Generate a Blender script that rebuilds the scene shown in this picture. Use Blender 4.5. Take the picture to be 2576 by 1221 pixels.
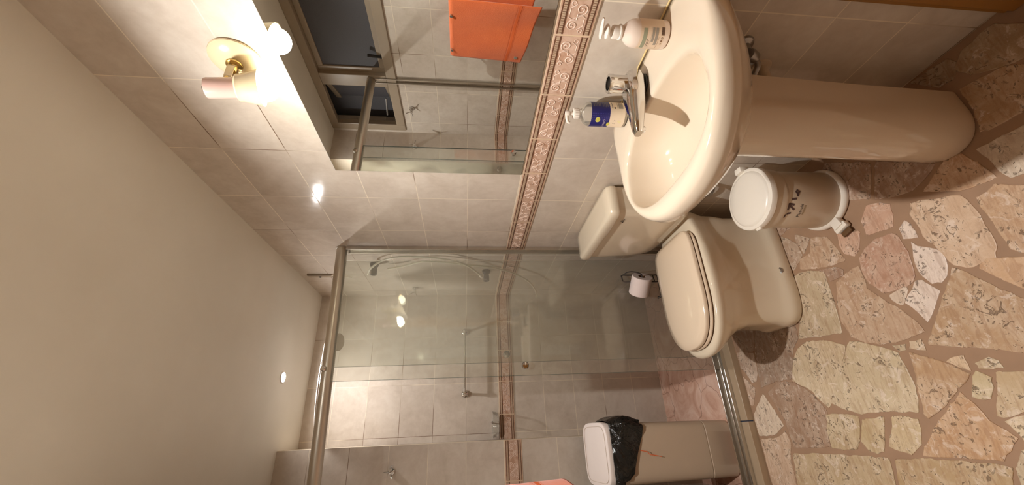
import bpy, bmesh, math, random
from mathutils import Vector, Matrix
from math import sin, cos, pi, radians as R_

# ------------------------------------------------------------------ scene, camera, light level
for o in list(bpy.data.objects): bpy.data.objects.remove(o, do_unlink=True)
S = bpy.context.scene
COL = S.collection
S.view_settings.view_transform = 'Standard'
S.view_settings.look = 'None'
S.view_settings.gamma = 1
S.view_settings.use_curve_mapping = False
S.view_settings.exposure = 0.0
S.cycles.use_denoising = True
S.cycles.max_bounces = 10
S.cycles.diffuse_bounces = 6
S.cycles.glossy_bounces = 6
S.cycles.transparent_max_bounces = 16
S.cycles.caustics_reflective = False
S.cycles.caustics_refractive = False
S.cycles.sample_clamp_indirect = 4.0

F_PX, YAW, PITCH, ROLL = 1024.868, 0.4396083, 0.1121422, 0.0047642
CAM = Vector((0, 0, 1.34116))
_d = Vector((sin(YAW)*cos(PITCH), cos(YAW)*cos(PITCH), -sin(PITCH)))
_r = Vector((cos(YAW), -sin(YAW), 0)); _u = _r.cross(_d)
cr = _r*cos(ROLL)+_u*sin(ROLL); cu = -_r*sin(ROLL)+_u*cos(ROLL)
cam_data = bpy.data.cameras.new('camera')
cam_data.sensor_fit = 'HORIZONTAL'; cam_data.sensor_width = 36
cam_data.lens = F_PX/2576*36; cam_data.clip_start = 0.01
cam = bpy.data.objects.new('camera', cam_data); COL.objects.link(cam)
m3 = Matrix((-cu, cr, -_d)).transposed()      # the phone was held on its side: picture-left is up
cam.matrix_world = Matrix.Translation(CAM) @ m3.to_4x4()
S.camera = cam

W = bpy.data.worlds.new('night'); S.world = W; W.use_nodes = True
W.node_tree.nodes['Background'].inputs[0].default_value = (0.012, 0.014, 0.02, 1)
W.node_tree.nodes['Background'].inputs[1].default_value = 1.0
BULB = 36.0          # emission of the wall spotlight's bulb
CEIL_LED = 850.0      # emission of the small ceiling light in the shower
EXPO = 0.86
ROOM_LED = 3500.0      # its twin above the washbasin, just outside the picture

def floor_at(x, y, z=0.0):
    """a pixel of the photograph -> the point of a horizontal plane seen there"""
    v = _d*F_PX + cr*(1221-y-610.5) - cu*(x-1288)
    t = (z-CAM.z)/v.z
    return (v.x*t, v.y*t)

# ------------------------------------------------------------------ dimensions of the room
XR, XL, YB, YP, XP, YG = 0.918, -0.305, 2.846, 2.545, -0.035, 2.033
ZC, ZB0, ZB1 = 2.335, 1.0257, 1.122
YF = -0.75

# ------------------------------------------------------------------ node helpers
def s2l(c):
    return tuple(((v/12.92) if v <= .04045 else ((v+.055)/1.055)**2.4) for v in c)
def rgb(r, g, b): return (*s2l((r/255, g/255, b/255)), 1)

class N:
    def __init__(s, name):
        s.m = bpy.data.materials.new(name); s.m.use_nodes = True
        s.t = s.m.node_tree; s.n = s.t.nodes
        s.b = s.n['Principled BSDF']; s.out = s.n['Material Output']
    def new(s, t, **k):
        n = s.n.new(t)
        for a, v in k.items(): setattr(n, a, v)
        return n
    def link(s, a, b): s.t.links.new(a, b)
    def setv(s, sock, v):
        if hasattr(v, 'node'): s.link(v, sock)
        else: sock.default_value = v
    def math(s, op, a, b=0.0, c=None, clamp=False):
        n = s.new('ShaderNodeMath', operation=op); n.use_clamp = clamp
        s.setv(n.inputs[0], a); s.setv(n.inputs[1], b)
        if c is not None: s.setv(n.inputs[2], c)
        return n.outputs[0]
    def noise(s, scale, detail=4, rough=.55, vec=None, dist=0.0):
        n = s.new('ShaderNodeTexNoise'); n.inputs['Scale'].default_value = scale
        n.inputs['Detail'].default_value = detail; n.inputs['Roughness'].default_value = rough
        n.inputs['Distortion'].default_value = dist
        s.link(vec if vec is not None else s.obj(), n.inputs['Vector'])
        return n.outputs['Fac']
    def obj(s):
        if not hasattr(s, '_o'):
            s._o = s.new('ShaderNodeTexCoord').outputs['Object']
        return s._o
    def sep(s, v):
        n = s.new('ShaderNodeSeparateXYZ'); s.link(v, n.inputs[0]); return n.outputs
    def ramp(s, fac, stops):
        n = s.new('ShaderNodeValToRGB'); e = n.color_ramp.elements
        while len(e) < len(stops): e.new(.5)
        for i, (p, c) in enumerate(stops): e[i].position = p; e[i].color = c if len(c) == 4 else (*c, 1)
        s.link(fac, n.inputs[0]); return n.outputs[0]
    def mix(s, f, a, b, blend='MIX'):
        n = s.new('ShaderNodeMix', data_type='RGBA', blend_type=blend)
        s.setv(n.inputs[0], f); s.setv(n.inputs[6], a); s.setv(n.inputs[7], b)
        return n.outputs[2]
    def bump(s, h, strength=.3, dist=.002):
        n = s.new('ShaderNodeBump'); n.inputs['Strength'].default_value = strength
        n.inputs['Distance'].default_value = dist; s.link(h, n.inputs['Height'])
        s.link(n.outputs[0], s.b.inputs['Normal'])
    def base(s, v): s.setv(s.b.inputs['Base Color'], v)
    def set(s, **k):
        for a, v in k.items(): s.setv(s.b.inputs[a.replace('_', ' ')], v)
        return s

def plain(name, col, rough=.4, metal=0.0, coat=0.0, var=.06, scale=25, bump=0.0, **k):
    n = N(name)
    f = n.noise(scale, 3)
    c = n.mix(n.math('MULTIPLY', f, 1.0), tuple(v*(1-var) for v in col[:3])+(1,), tuple(min(1, v*(1+var)) for v in col[:3])+(1,))
    n.base(c); n.set(Roughness=rough, Metallic=metal)
    if coat: n.set(Coat_Weight=coat, Coat_Roughness=.05)
    if bump: n.bump(f, bump, .001)
    for a, v in k.items(): n.setv(n.b.inputs[a.replace('_', ' ')], v)
    return n.m

# wall tile: rows 20.6 cm high, tiles 30.5 cm long, a gap where the border strip sits
def tile_mat(name, axis, u0, gc=(.78, .69, .55, 1), u0b=None):
    n = N(name)
    x, y, z = n.sep(n.obj())
    u = x if axis == 'X' else y
    # grout distance along u (different offset below the border)
    def grid(v, off, pitch):
        q = n.math('DIVIDE', n.math('SUBTRACT', v, off), pitch)
        fr = n.math('SUBTRACT', q, n.math('ROUND', q))
        return n.math('MULTIPLY', n.math('ABSOLUTE', fr), pitch), n.math('FLOOR', q)
    du1, iu1 = grid(u, u0, .305)
    du2, iu2 = grid(u, u0 if u0b is None else u0b, .305)
    below = n.math('LESS_THAN', z, 1.07)
    def sel(a, b): return n.math('ADD', n.math('MULTIPLY', a, n.math('SUBTRACT', 1.0, below)), n.math('MULTIPLY', b, below))
    du = sel(du1, du2); iu = sel(iu1, iu2)
    dz1, iz1 = grid(z, 1.127, .2085); dz2, iz2 = grid(z, 0.0, .2055)
    dz = sel(dz1, dz2); iz = sel(iz1, n.math('ADD', iz2, 20.0))
    wob = n.math('MULTIPLY', n.math('SUBTRACT', n.noise(60, 2), .5), .0009)
    d = n.math('ADD', n.math('MINIMUM', du, dz), wob)
    g = n.new('ShaderNodeMapRange'); g.interpolation_type = 'SMOOTHSTEP'
    n.link(d, g.inputs[0]); g.inputs[1].default_value = .0008; g.inputs[2].default_value = .0022
    tile = g.outputs[0]                                    # 1 on tile, 0 in the joint
    wn = n.new('ShaderNodeTexWhiteNoise', noise_dimensions='2D')
    cv = n.new('ShaderNodeCombineXYZ'); n.link(iu, cv.inputs[0]); n.link(iz, cv.inputs[1]); n.link(cv.outputs[0], wn.inputs[0])
    # per-tile shifted cloudy mottling
    off = n.new('ShaderNodeVectorMath', operation='MULTIPLY_ADD')
    n.link(wn.outputs['Color'], off.inputs[0]); off.inputs[1].default_value = (3, 3, 3); n.link(n.obj(), off.inputs[2])
    c1 = n.noise(7, 5, .6, off.outputs[0], .6)
    c2 = n.noise(38, 4, .65, off.outputs[0])
    f = n.math('ADD', n.math('MULTIPLY', c1, .7), n.math('MULTIPLY', c2, .3))
    col = n.ramp(f, [(.3, rgb(193, 180, 165)), (.5, rgb(208, 196, 182)), (.7, rgb(220, 210, 197))])
    col = n.mix(n.math('MULTIPLY', wn.outputs['Value'], .16), col, (.36, .285, .235, 1))
    # joints: cream grout with stretches gone dark
    gd = n.noise(2.3, 2, .5)
    gcol = n.ramp(gd, [(.53, gc), (.64, rgb(124, 100, 80))])
    n.base(n.mix(tile, gcol, col))
    n.set(Roughness=n.math('ADD', n.math('MULTIPLY', n.math('SUBTRACT', 1.0, tile), .5), n.math('ADD', n.math('MULTIPLY', c2, .10), .04)))
    n.b.inputs['Specular IOR Level'].default_value = .28
    h = n.math('ADD', n.math('MULTIPLY', tile, .7), n.math('MULTIPLY', c1, .35))
    n.bump(h, .22, .0010)
    return n.m

M = {}
M['tile_r'] = tile_mat('wall_tile_right', 'Y', 1.212)
M['tile_l'] = tile_mat('wall_tile_left', 'Y', 1.212)
M['tile_b'] = tile_mat('wall_tile_back', 'X', .308)
M['tile_p'] = tile_mat('wall_tile_corner', 'X', -.035)
n = N('ceiling_paint'); f = n.noise(3, 4); f2 = n.noise(90, 3)
n.base(n.ramp(f, [(.3, rgb(232, 227, 215)), (.7, rgb(238, 234, 223))])); n.set(Roughness=.55); n.bump(f2, .08, .001); M['ceil'] = n.m
M['ceramic'] = plain('cream_sanitary_ceramic', rgb(219, 203, 182), .09, coat=.6, var=.02, scale=6)
M['ceramic2'] = plain('cream_sanitary_ceramic_toilet', rgb(218, 204, 182), .1, coat=.6, var=.02, scale=6)
M['seat_plastic'] = plain('cream_seat_plastic', rgb(226, 206, 182), .14, coat=.5, var=.02, scale=6)
M['seam'] = plain('dark_brown_seam', rgb(92, 62, 34), .7)  # dark brown colour for the gaps under toilet seat and lid
M['chrome'] = plain('chrome', (.72, .71, .70), .07, 1.0, var=.03)
M['chrome_dull'] = plain('dull_chrome', (.42, .41, .40), .3, 1.0, var=.15, scale=60)
n = N('brushed_aluminium'); mp = n.new('ShaderNodeMapping'); mp.inputs['Scale'].default_value = (1, 160, 160); n.link(n.obj(), mp.inputs[0])
f = n.noise(5, 4, .6, mp.outputs[0]); n.base(n.mix(f, (.52, .48, .41, 1), (.66, .61, .53, 1))); n.set(Metallic=1.0, Roughness=.36); n.bump(f, .06, .001); M['alu'] = n.m
M['alu_bright'] = plain('bright_aluminium', (.70, .66, .60), .22, 1.0, var=.05)
M['brass'] = plain('brass', (.63, .44, .16), .2, 1.0, var=.1)
M['lamp_cream'] = plain('cream_lamp_enamel', rgb(222, 205, 168), .2, coat=.5, var=.03)
M['lamp_pink'] = plain('pinkish_lamp_body_enamel', rgb(206, 172, 160), .22, coat=.5, var=.03)
M['white_pl'] = plain('white_plastic', rgb(226, 217, 206), .32, var=.02)
M['bin_pl'] = plain('offwhite_bin_plastic', rgb(214, 200, 180), .34, var=.02)
M['bin_lid'] = plain('white_lid_plastic', rgb(232, 224, 212), .3, var=.02)
M['tallbin_pl'] = plain('greyish_cream_bin_plastic', rgb(196, 176, 154), .4, var=.03)
M['tallbin_lid'] = plain('white_bin_lid_plastic', rgb(232, 220, 214), .35, var=.02)
M['dark_pl'] = plain('dark_grey_plastic', rgb(34, 31, 28), .35)
M['grey_pl'] = plain('grey_tap_plastic', rgb(104, 98, 92), .35)
M['brown_pl'] = plain('brown_pedal_rubber', rgb(96, 66, 34), .7)
M['ink'] = plain('black_print', rgb(40, 26, 20), .5)
M['marker'] = plain('marker_pen', rgb(84, 62, 58), .6)
M['grey_print'] = plain('grey_print', rgb(150, 140, 128), .5)
M['green_print'] = plain('sage_print', rgb(150, 152, 128), .5)
M['olive_print'] = plain('faded_olive_print', rgb(160, 140, 110), .5)
M['hose'] = plain('ivory_hose', rgb(232, 224, 204), .3)
M['paper'] = plain('toilet_paper', rgb(228, 212, 208), .95, var=.04, scale=120, bump=.25)
M['card'] = plain('brown_cardboard', rgb(128, 92, 58), .9)
M['wire'] = plain('dark_wire', (.16, .14, .13), .35, .8)
M['mortar'] = plain('brown_mortar', rgb(158, 126, 100), .75, var=.18, scale=14, bump=.6)
M['curb'] = plain('greige_curb_stone', rgb(168, 146, 120), .35, var=.08, scale=9)
M['silicone'] = plain('yellowed_sealant', rgb(218, 194, 140), .4, var=.15)
M['win_frame'] = plain('beige_painted_window_frame', rgb(158, 142, 122), .35, var=.05)
M['door_paint'] = plain('brown_varnished_wood', rgb(150, 104, 48), .4, var=.12, scale=12)
M['label_blue'] = plain('navy_label', rgb(30, 30, 104), .35, var=.05)
M['label_dot'] = plain('lighter_navy_pattern', rgb(62, 58, 138), .35)
M['label_cream'] = plain('cream_label', rgb(232, 214, 190), .4)
M['lime'] = plain('lime_slice_print', rgb(206, 200, 84), .4)
M['lime_rim'] = plain('lime_rim_print', rgb(232, 228, 150), .4)
M['lilac_print'] = plain('lilac_white_print', rgb(196, 184, 206), .4)
M['slate_print'] = plain('slate_print', rgb(92, 86, 108), .4)
M['lotion'] = plain('white_bottle_plastic', rgb(226, 208, 194), .25, coat=.3, var=.02)
M['bottle_label'] = plain('matte_cream_label', rgb(220, 198, 174), .5, var=.02)
# towel
n = N('orange_terry_cloth'); f = n.noise(420, 2); f2 = n.noise(9, 3)
n.base(n.mix(f2, rgb(218, 96, 40), rgb(240, 122, 62))); n.set(Roughness=.95, Sheen_Weight=.4); n.bump(f, .8, .002); M['towel'] = n.m
M['towel_band'] = plain('orange_woven_band', rgb(226, 104, 50), .8, scale=300, bump=.3)
# black bin bag
n = N('black_bag_film'); f = n.noise(7, 4, .5, None, 1.6); n.base((.010, .010, .009, 1)); n.set(Roughness=.16); n.bump(f, 1.0, .045); M['bag'] = n.m
# mirror
n = N('mirror_silver'); n.base((.86, .88, .85, 1)); n.set(Metallic=1.0, Roughness=.008); M['mirror'] = n.m
M['mirror_back'] = plain('mirror_edge', (.05, .055, .05), .3)
# clear glass pane: tinted transmission with Fresnel reflection and a soapy film
def pane(name, tint, film, refl=1.0, filmcol=(.55, .58, .50, 1), rough=.02):
    n = N(name)
    tr = n.new('ShaderNodeBsdfTransparent'); tr.inputs[0].default_value = (*tint, 1)
    gl = n.new('ShaderNodeBsdfGlossy'); gl.inputs['Roughness'].default_value = rough; gl.inputs[0].default_value = (1, 1, 1, 1)
    fr = n.new('ShaderNodeFresnel'); fr.inputs[0].default_value = 1.5
    mx = n.new('ShaderNodeMixShader'); n.link(n.math('MULTIPLY', fr.outputs[0], refl, clamp=True), mx.inputs[0])
    n.link(tr.outputs[0], mx.inputs[1]); n.link(gl.outputs[0], mx.inputs[2])
    df = n.new('ShaderNodeBsdfDiffuse'); df.inputs[0].default_value = filmcol
    mp = n.new('ShaderNodeMapping'); mp.inputs['Scale'].default_value = (3, 3, .8); n.link(n.obj(), mp.inputs[0])
    ff = n.math('MULTIPLY', n.math('ADD', n.noise(2.2, 4, .6, mp.outputs[0], .4), .4), film)
    m2 = n.new('ShaderNodeMixShader'); n.link(ff, m2.inputs[0]); n.link(mx.outputs[0], m2.inputs[1]); n.link(df.outputs[0], m2.inputs[2])
    n.link(m2.outputs[0], n.out.inputs[0]); n.n.remove(n.b); return n.m
M['glass'] = pane('shower_glass', (.962, .972, .950), .10, 1.0, (.84, .82, .74, 1))
M['glass_edge'] = plain('green_glass_edge', (.08, .13, .11), .1, var=.1)
M['clear'] = pane('clear_plastic', (.985, .982, .97), .12, .8, (.8, .77, .7, 1), .04)
M['win_glass'] = plain('night_window_glass', (.075, .072, .080), .62, var=.2, scale=200, bump=.1)
# lamps
def emit(name, col, st):
    n = N(name); n.base(col); n.set(Emission_Color=col, Emission_Strength=st); return n.m
M['bulb'] = emit('opal_bulb', (1.0, .94, .72, 1), BULB)
M['led'] = emit('ceiling_led', (1.0, .97, .96, 1), CEIL_LED)
M['led2'] = emit('ceiling_led_room', (1.0, .985, .95, 1), ROOM_LED)
# listello
n = N('listello_ground'); f = n.noise(28, 5, .6, None, .8); f2 = n.noise(9, 3)
c = n.ramp(f, [(.32, rgb(176, 134, 108)), (.5, rgb(202, 170, 150)), (.7, rgb(216, 190, 172))])
n.base(n.mix(n.math('MULTIPLY', f2, .3), c, rgb(206, 170, 146))); n.set(Roughness=.3); n.bump(f, .2, .001); M['lis'] = n.m
M['lis_scroll'] = plain('listello_scroll_relief', rgb(224, 202, 188), .3, var=.06, scale=60)
M['lis_line'] = plain('listello_brown_line', rgb(104, 70, 50), .35, var=.15)
M['lis_dent'] = plain('listello_dentil', rgb(184, 160, 136), .35, var=.10, scale=60)
M['lis_grout'] = plain('listello_joint', rgb(214, 190, 160), .7)
# floor stones: colour comes with each stone
def stone(name, rough=.36):
    n = N(name)
    at = n.new('ShaderNodeAttribute'); at.attribute_name = 'Col'
    a = n.noise(14, 6, .65, None, .6); b = n.noise(75, 4, .6); w = n.noise(30, 3, .7, None, 2.5)
    mp = n.new('ShaderNodeMapping'); mp.inputs['Scale'].default_value = (1, 5, 1); mp.inputs['Rotation'].default_value = (0, 0, .5); n.link(n.obj(), mp.inputs[0])
    v = n.noise(12, 5, .6, mp.outputs[0], 1.4)
    c = n.mix(n.math('MULTIPLY', n.ramp(a, [(.4, (0, 0, 0)), (.62, (1, 1, 1))]), .45), at.outputs['Color'], n.mix(.62, at.outputs['Color'], rgb(244, 226, 204)))
    c = n.mix(n.math('MULTIPLY', n.ramp(v, [(.47, (0, 0, 0)), (.62, (1, 1, 1))]), .5), c, n.mix(.62, at.outputs['Color'], rgb(142, 96, 62)))
    k_ = n.noise(22, 5, .7, None, 1.0)
    c = n.mix(n.math('MULTIPLY', n.ramp(k_, [(.56, (0, 0, 0)), (.64, (1, 1, 1))]), .45), c, rgb(236, 220, 206))
    pits = n.ramp(n.math('MULTIPLY', n.ramp(w, [(.57, (0, 0, 0)), (.62, (1, 1, 1))]), n.ramp(a, [(.5, (0, 0, 0)), (.58, (1, 1, 1))])), [(.0, (0, 0, 0)), (.8, (1, 1, 1))])
    c = n.mix(n.math('MULTIPLY', pits, .6), c, rgb(96, 68, 48))
    n.base(c); n.set(Roughness=n.math('ADD', rough, n.math('MULTIPLY', b, .25)))
    h = n.math('SUBTRACT', n.math('ADD', n.math('MULTIPLY', a, .6), n.math('MULTIPLY', b, .35)), n.math('MULTIPLY', pits, .8))
    n.bump(h, .9, .004); return n.m
M['stone'] = stone('floor_flagstone', .3)
n = N('shower_floor_marble'); a = n.noise(5, 6, .65, None, 1.5); b = n.noise(24, 5, .6, None, .8)
c = n.ramp(a, [(.3, rgb(190, 148, 126)), (.5, rgb(216, 178, 158)), (.68, rgb(232, 204, 188))])
vo = n.new('ShaderNodeTexVoronoi', feature='DISTANCE_TO_EDGE'); vo.inputs['Scale'].default_value = 4.3
wv = n.new('ShaderNodeVectorMath', operation='MULTIPLY_ADD'); nt = n.new('ShaderNodeTexNoise'); nt.inputs['Scale'].default_value = 9
n.link(nt.outputs['Color'], wv.inputs[0]); wv.inputs[1].default_value = (.1, .1, .1); n.link(n.obj(), wv.inputs[2]); n.link(n.obj(), nt.inputs[0]); n.link(wv.outputs[0], vo.inputs['Vector'])
cr_ = n.ramp(vo.outputs[0], [(.0, (1, 1, 1)), (.016, (0, 0, 0))])
n.base(n.mix(n.math('MULTIPLY', cr_, .7), n.mix(n.math('MULTIPLY', b, .25), c, rgb(176, 124, 100)), rgb(130, 92, 76)))
n.set(Roughness=.22); n.bump(n.math('SUBTRACT', a, cr_), .2, .002); M['marble'] = n.m

# ------------------------------------------------------------------ mesh helpers
def new_obj(name, verts, faces, mats, parent=None, smooth=True, midx=None, sharp=35):
    me = bpy.data.meshes.new(name); me.from_pydata([tuple(v) for v in verts], [], faces)
    if not isinstance(mats, (list, tuple)): mats = [mats]
    for m in mats: me.materials.append(m)
    if midx:
        for p, i in zip(me.polygons, midx): p.material_index = i
    me.validate(clean_customdata=False); me.update()
    bm = bmesh.new(); bm.from_mesh(me); bmesh.ops.recalc_face_normals(bm, faces=bm.faces)
    if smooth:
        for f in bm.faces: f.smooth = True
        for e in bm.edges:
            if len(e.link_faces) == 2 and e.calc_face_angle(0) > R_(sharp): e.smooth = False
    bm.to_mesh(me); bm.free()
    o = bpy.data.objects.new(name, me); COL.objects.link(o)
    if parent is not None: o.parent = parent; o.matrix_parent_inverse = parent.matrix_world.inverted() if parent.matrix_world != Matrix() else Matrix()
    return o

class MB:
    """collects shapes (world coordinates) into one mesh"""
    def __init__(s): s.v = []; s.f = []; s.i = []
    def add(s, vs, fs, mi=0):
        k = len(s.v); s.v += [tuple(v) for v in vs]; s.f += [tuple(a+k for a in f) for f in fs]; s.i += [mi]*len(fs); return s
    def box(s, a, b, mi=0, bev=0.0, seg=2):
        x0, y0, z0 = [min(p, q) for p, q in zip(a, b)]; x1, y1, z1 = [max(p, q) for p, q in zip(a, b)]
        bm = bmesh.new(); bmesh.ops.create_cube(bm, size=1)
        for v in bm.verts: v.co = Vector(((x0+x1)/2+v.co.x*(x1-x0), (y0+y1)/2+v.co.y*(y1-y0), (z0+z1)/2+v.co.z*(z1-z0)))
        if bev: bmesh.ops.bevel(bm, geom=bm.edges[:], offset=bev, segments=seg, affect='EDGES', profile=.5)
        bm.verts.index_update(); s.add([v.co[:] for v in bm.verts], [[v.index for v in f.verts] for f in bm.faces], mi); bm.free(); return s
    def loft(s, rings, mi=0, cap0=True, cap1=True, closed=True):
        n = len(rings[0]); vs = [p for r in rings for p in r]; fs = []
        for i in range(len(rings)-1):
            for j in range(n if closed else n-1):
                a = i*n+j; b = i*n+(j+1) % n; fs.append((a, b, b+n, a+n))
        if cap0: fs.append(tuple(range(n-1, -1, -1)))
        if cap1: fs.append(tuple(range((len(rings)-1)*n, len(rings)*n)))
        return s.add(vs, fs, mi)
    def lathe(s, prof, o=(0, 0, 0), axis=(0, 0, 1), seg=40, mi=0, cap=True):
        o = Vector(o); q = Vector((0, 0, 1)).rotation_difference(Vector(axis).normalized())
        rings = [[o+q @ Vector((r*cos(2*pi*k/seg), r*sin(2*pi*k/seg), h)) for k in range(seg)] for r, h in prof]
        return s.loft(rings, mi, cap, cap)
    def tube(s, pts, r, seg=12, mi=0, cap=True):
        pts = [Vector(p) for p in pts]; rings = []; up = None
        for i, p in enumerate(pts):
            t = (pts[min(i+1, len(pts)-1)]-pts[max(i-1, 0)]).normalized()
            if up is None:
                up = Vector((0, 0, 1)) if abs(t.z) < .9 else Vector((1, 0, 0))
            a = t.cross(up).normalized(); b = a.cross(t).normalized(); up = b
            rr = r[i] if isinstance(r, (list, tuple)) else r
            rings.append([p+a*rr*cos(2*pi*k/seg)+b*rr*sin(2*pi*k/seg) for k in range(seg)])
        return s.loft(rings, mi, cap, cap)
    def ball(s, c, r, seg=16, mi=0, sz=1.0):
        rings = []; c = Vector(c)
        for i in range(seg//2+1):
            a = -pi/2+pi*i/(seg//2)
            rr = max(1e-5, r*cos(a)); rings.append([c+Vector((rr*cos(2*pi*k/seg), rr*sin(2*pi*k/seg), r*sz*sin(a))) for k in range(seg)])
        return s.loft(rings, mi)
    def build(s, name, mats, parent=None, smooth=True, sharp=35):
        return new_obj(name, s.v, s.f, mats, parent, smooth, s.i, sharp)

def spline(pts, n=10):
    P = [Vector(p) for p in pts]; P = [2*P[0]-P[1]]+P+[2*P[-1]-P[-2]]; out = []
    for i in range(1, len(P)-2):
        for k in range(n):
            t = k/n; a, b, c, d = P[i-1], P[i], P[i+1], P[i+2]
            out.append(.5*((2*b)+(c-a)*t+(2*a-5*b+4*c-d)*t*t+(3*b-a-3*c+d)*t**3))
    out.append(P[-2]); return out

def tag(o, label=None, cat=None, group=None, kind=None):
    if label: o['label'] = label
    if cat: o['category'] = cat
    if group: o['group'] = group
    if kind: o['kind'] = kind
    return o
def thing(name, loc, label, cat, group=None):
    e = bpy.data.objects.new(name, None); COL.objects.link(e); e.location = loc; e.empty_display_size = .05
    e.matrix_world = Matrix.Translation(Vector(loc))
    return tag(e, label, cat, group)
def structure(o): o['kind'] = 'structure'; return o

def superell(c, a, b, n, k, zz, nx=None):
    """closed outline; a,b half sizes; exponent n"""
    out = []
    for i in range(k):
        t = 2*pi*i/k; ct, st = cos(t), sin(t)
        out.append(Vector((c[0]+a*math.copysign(abs(ct)**(2/n), ct), c[1]+b*math.copysign(abs(st)**(2/n), st), zz)))
    return out

def text_geo(txt, size, align='CENTER'):
    cu_ = bpy.data.curves.new('t', 'FONT'); cu_.body = txt; cu_.size = size; cu_.align_x = align; cu_.align_y = 'CENTER'; cu_.resolution_u = 2
    o = bpy.data.objects.new('t', cu_); COL.objects.link(o)
    dg = bpy.context.evaluated_depsgraph_get(); dg.update()
    me = o.evaluated_get(dg).to_mesh()
    vs = [tuple(v.co[:2]) for v in me.vertices]; fs = [tuple(p.vertices) for p in me.polygons]
    o.evaluated_get(dg).to_mesh_clear(); bpy.data.objects.remove(o, do_unlink=True); bpy.data.curves.remove(cu_)
    return vs, fs
def grid_rect(s0, t0, s1, t1, n=12):
    vs = []; fs = []
    for i in range(n+1):
        s = s0+(s1-s0)*i/n; vs += [(s, t0), (s, t1)]
    for i in range(n): a = 2*i; fs.append((a, a+2, a+3, a+1))
    return vs, fs
def disc2(s, t, a, b=None, n=24, rot=0):
    b = b or a
    return [(s+a*cos(2*pi*k/n)*cos(rot)-b*sin(2*pi*k/n)*sin(rot), t+a*cos(2*pi*k/n)*sin(rot)+b*sin(2*pi*k/n)*cos(rot)) for k in range(n)], [tuple(range(n))]
def stroke2(pts, w):
    pts = [Vector(p) for p in pts]; L = []; Rr = []
    for i, p in enumerate(pts):
        t = (pts[min(i+1, len(pts)-1)]-pts[max(i-1, 0)]).normalized(); nrm = Vector((-t.y, t.x))
        L.append(tuple(p+nrm*w/2)); Rr.append(tuple(p-nrm*w/2))
    n = len(pts); return L+Rr, [(i, i+1, n+i+1, n+i) for i in range(n-1)]
def wrap(mb, geo, cx, cy, rad, th0, z0, mi=0, lift=.0005):
    vs, fs = geo; R = rad+lift
    mb.add([(cx+R*cos(th0+s/rad), cy+R*sin(th0+s/rad), z0+t) for s, t in vs], fs, mi)
def onplane(mb, geo, org, ux, uy, mi=0):
    vs, fs = geo; org = Vector(org); ux = Vector(ux); uy = Vector(uy)
    mb.add([org+ux*s+uy*t for s, t in vs], fs, mi)

# ------------------------------------------------------------------ room shell
TH = .12
# window opening in the left wall
WY0, WY1, WZ0, WZ1 = 1.30, 2.515, 1.80, ZC
def wall(name, boxes, mat):
    mb = MB()
    for a, b in boxes: mb.box(a, b)
    return structure(mb.build(name, mat, smooth=False))
wall('wall_right', [((XR, YF, -.05), (XR+TH, YB+TH, ZC+.1))], M['tile_r'])
wall('wall_back', [((XL-TH, YB, -.05), (XR, YB+TH, ZC+.1))], M['tile_b'])
wall('wall_left', [((XL-TH, YF, -.05), (XL, YB, WZ0)), ((XL-TH, YF, WZ0), (XL, WY0, ZC+.1)), ((XL-TH, WY1, WZ0), (XL, YB, ZC+.1)), ((XL-TH, WY0, WZ1), (XL, WY1, ZC+.1))], M['tile_l'])
wall('wall_corner', [((XL, YP, -.05), (XP, YB, ZC))], M['tile_p'])
wall('wall_front', [((XL-TH, YF-TH, -.05), (XR+TH, YF, ZC+.1))], M['tile_b'])
structure(MB().box((XL, YF, ZC), (XR, YB, ZC+.1)).build('ceiling', M['ceil'], smooth=False))
# a strip of the wooden door frame stands against the right wall at the near end
fr = MB(); fr.box((XR-.03, .37, 0), (XR, .535, 2.12), 0, .003); fr.box((XR-.018, .535, 0), (XR, .548, 2.12), 0, .002)
structure(fr.build('trim_4', M['door_paint'], smooth=False))
d1 = MB().box((XL+.1, YF, 0), (XR-.12, YF+.03, 2.08), 0, .004); structure(d1.build('door_1', M['door_paint'], smooth=False))

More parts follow.
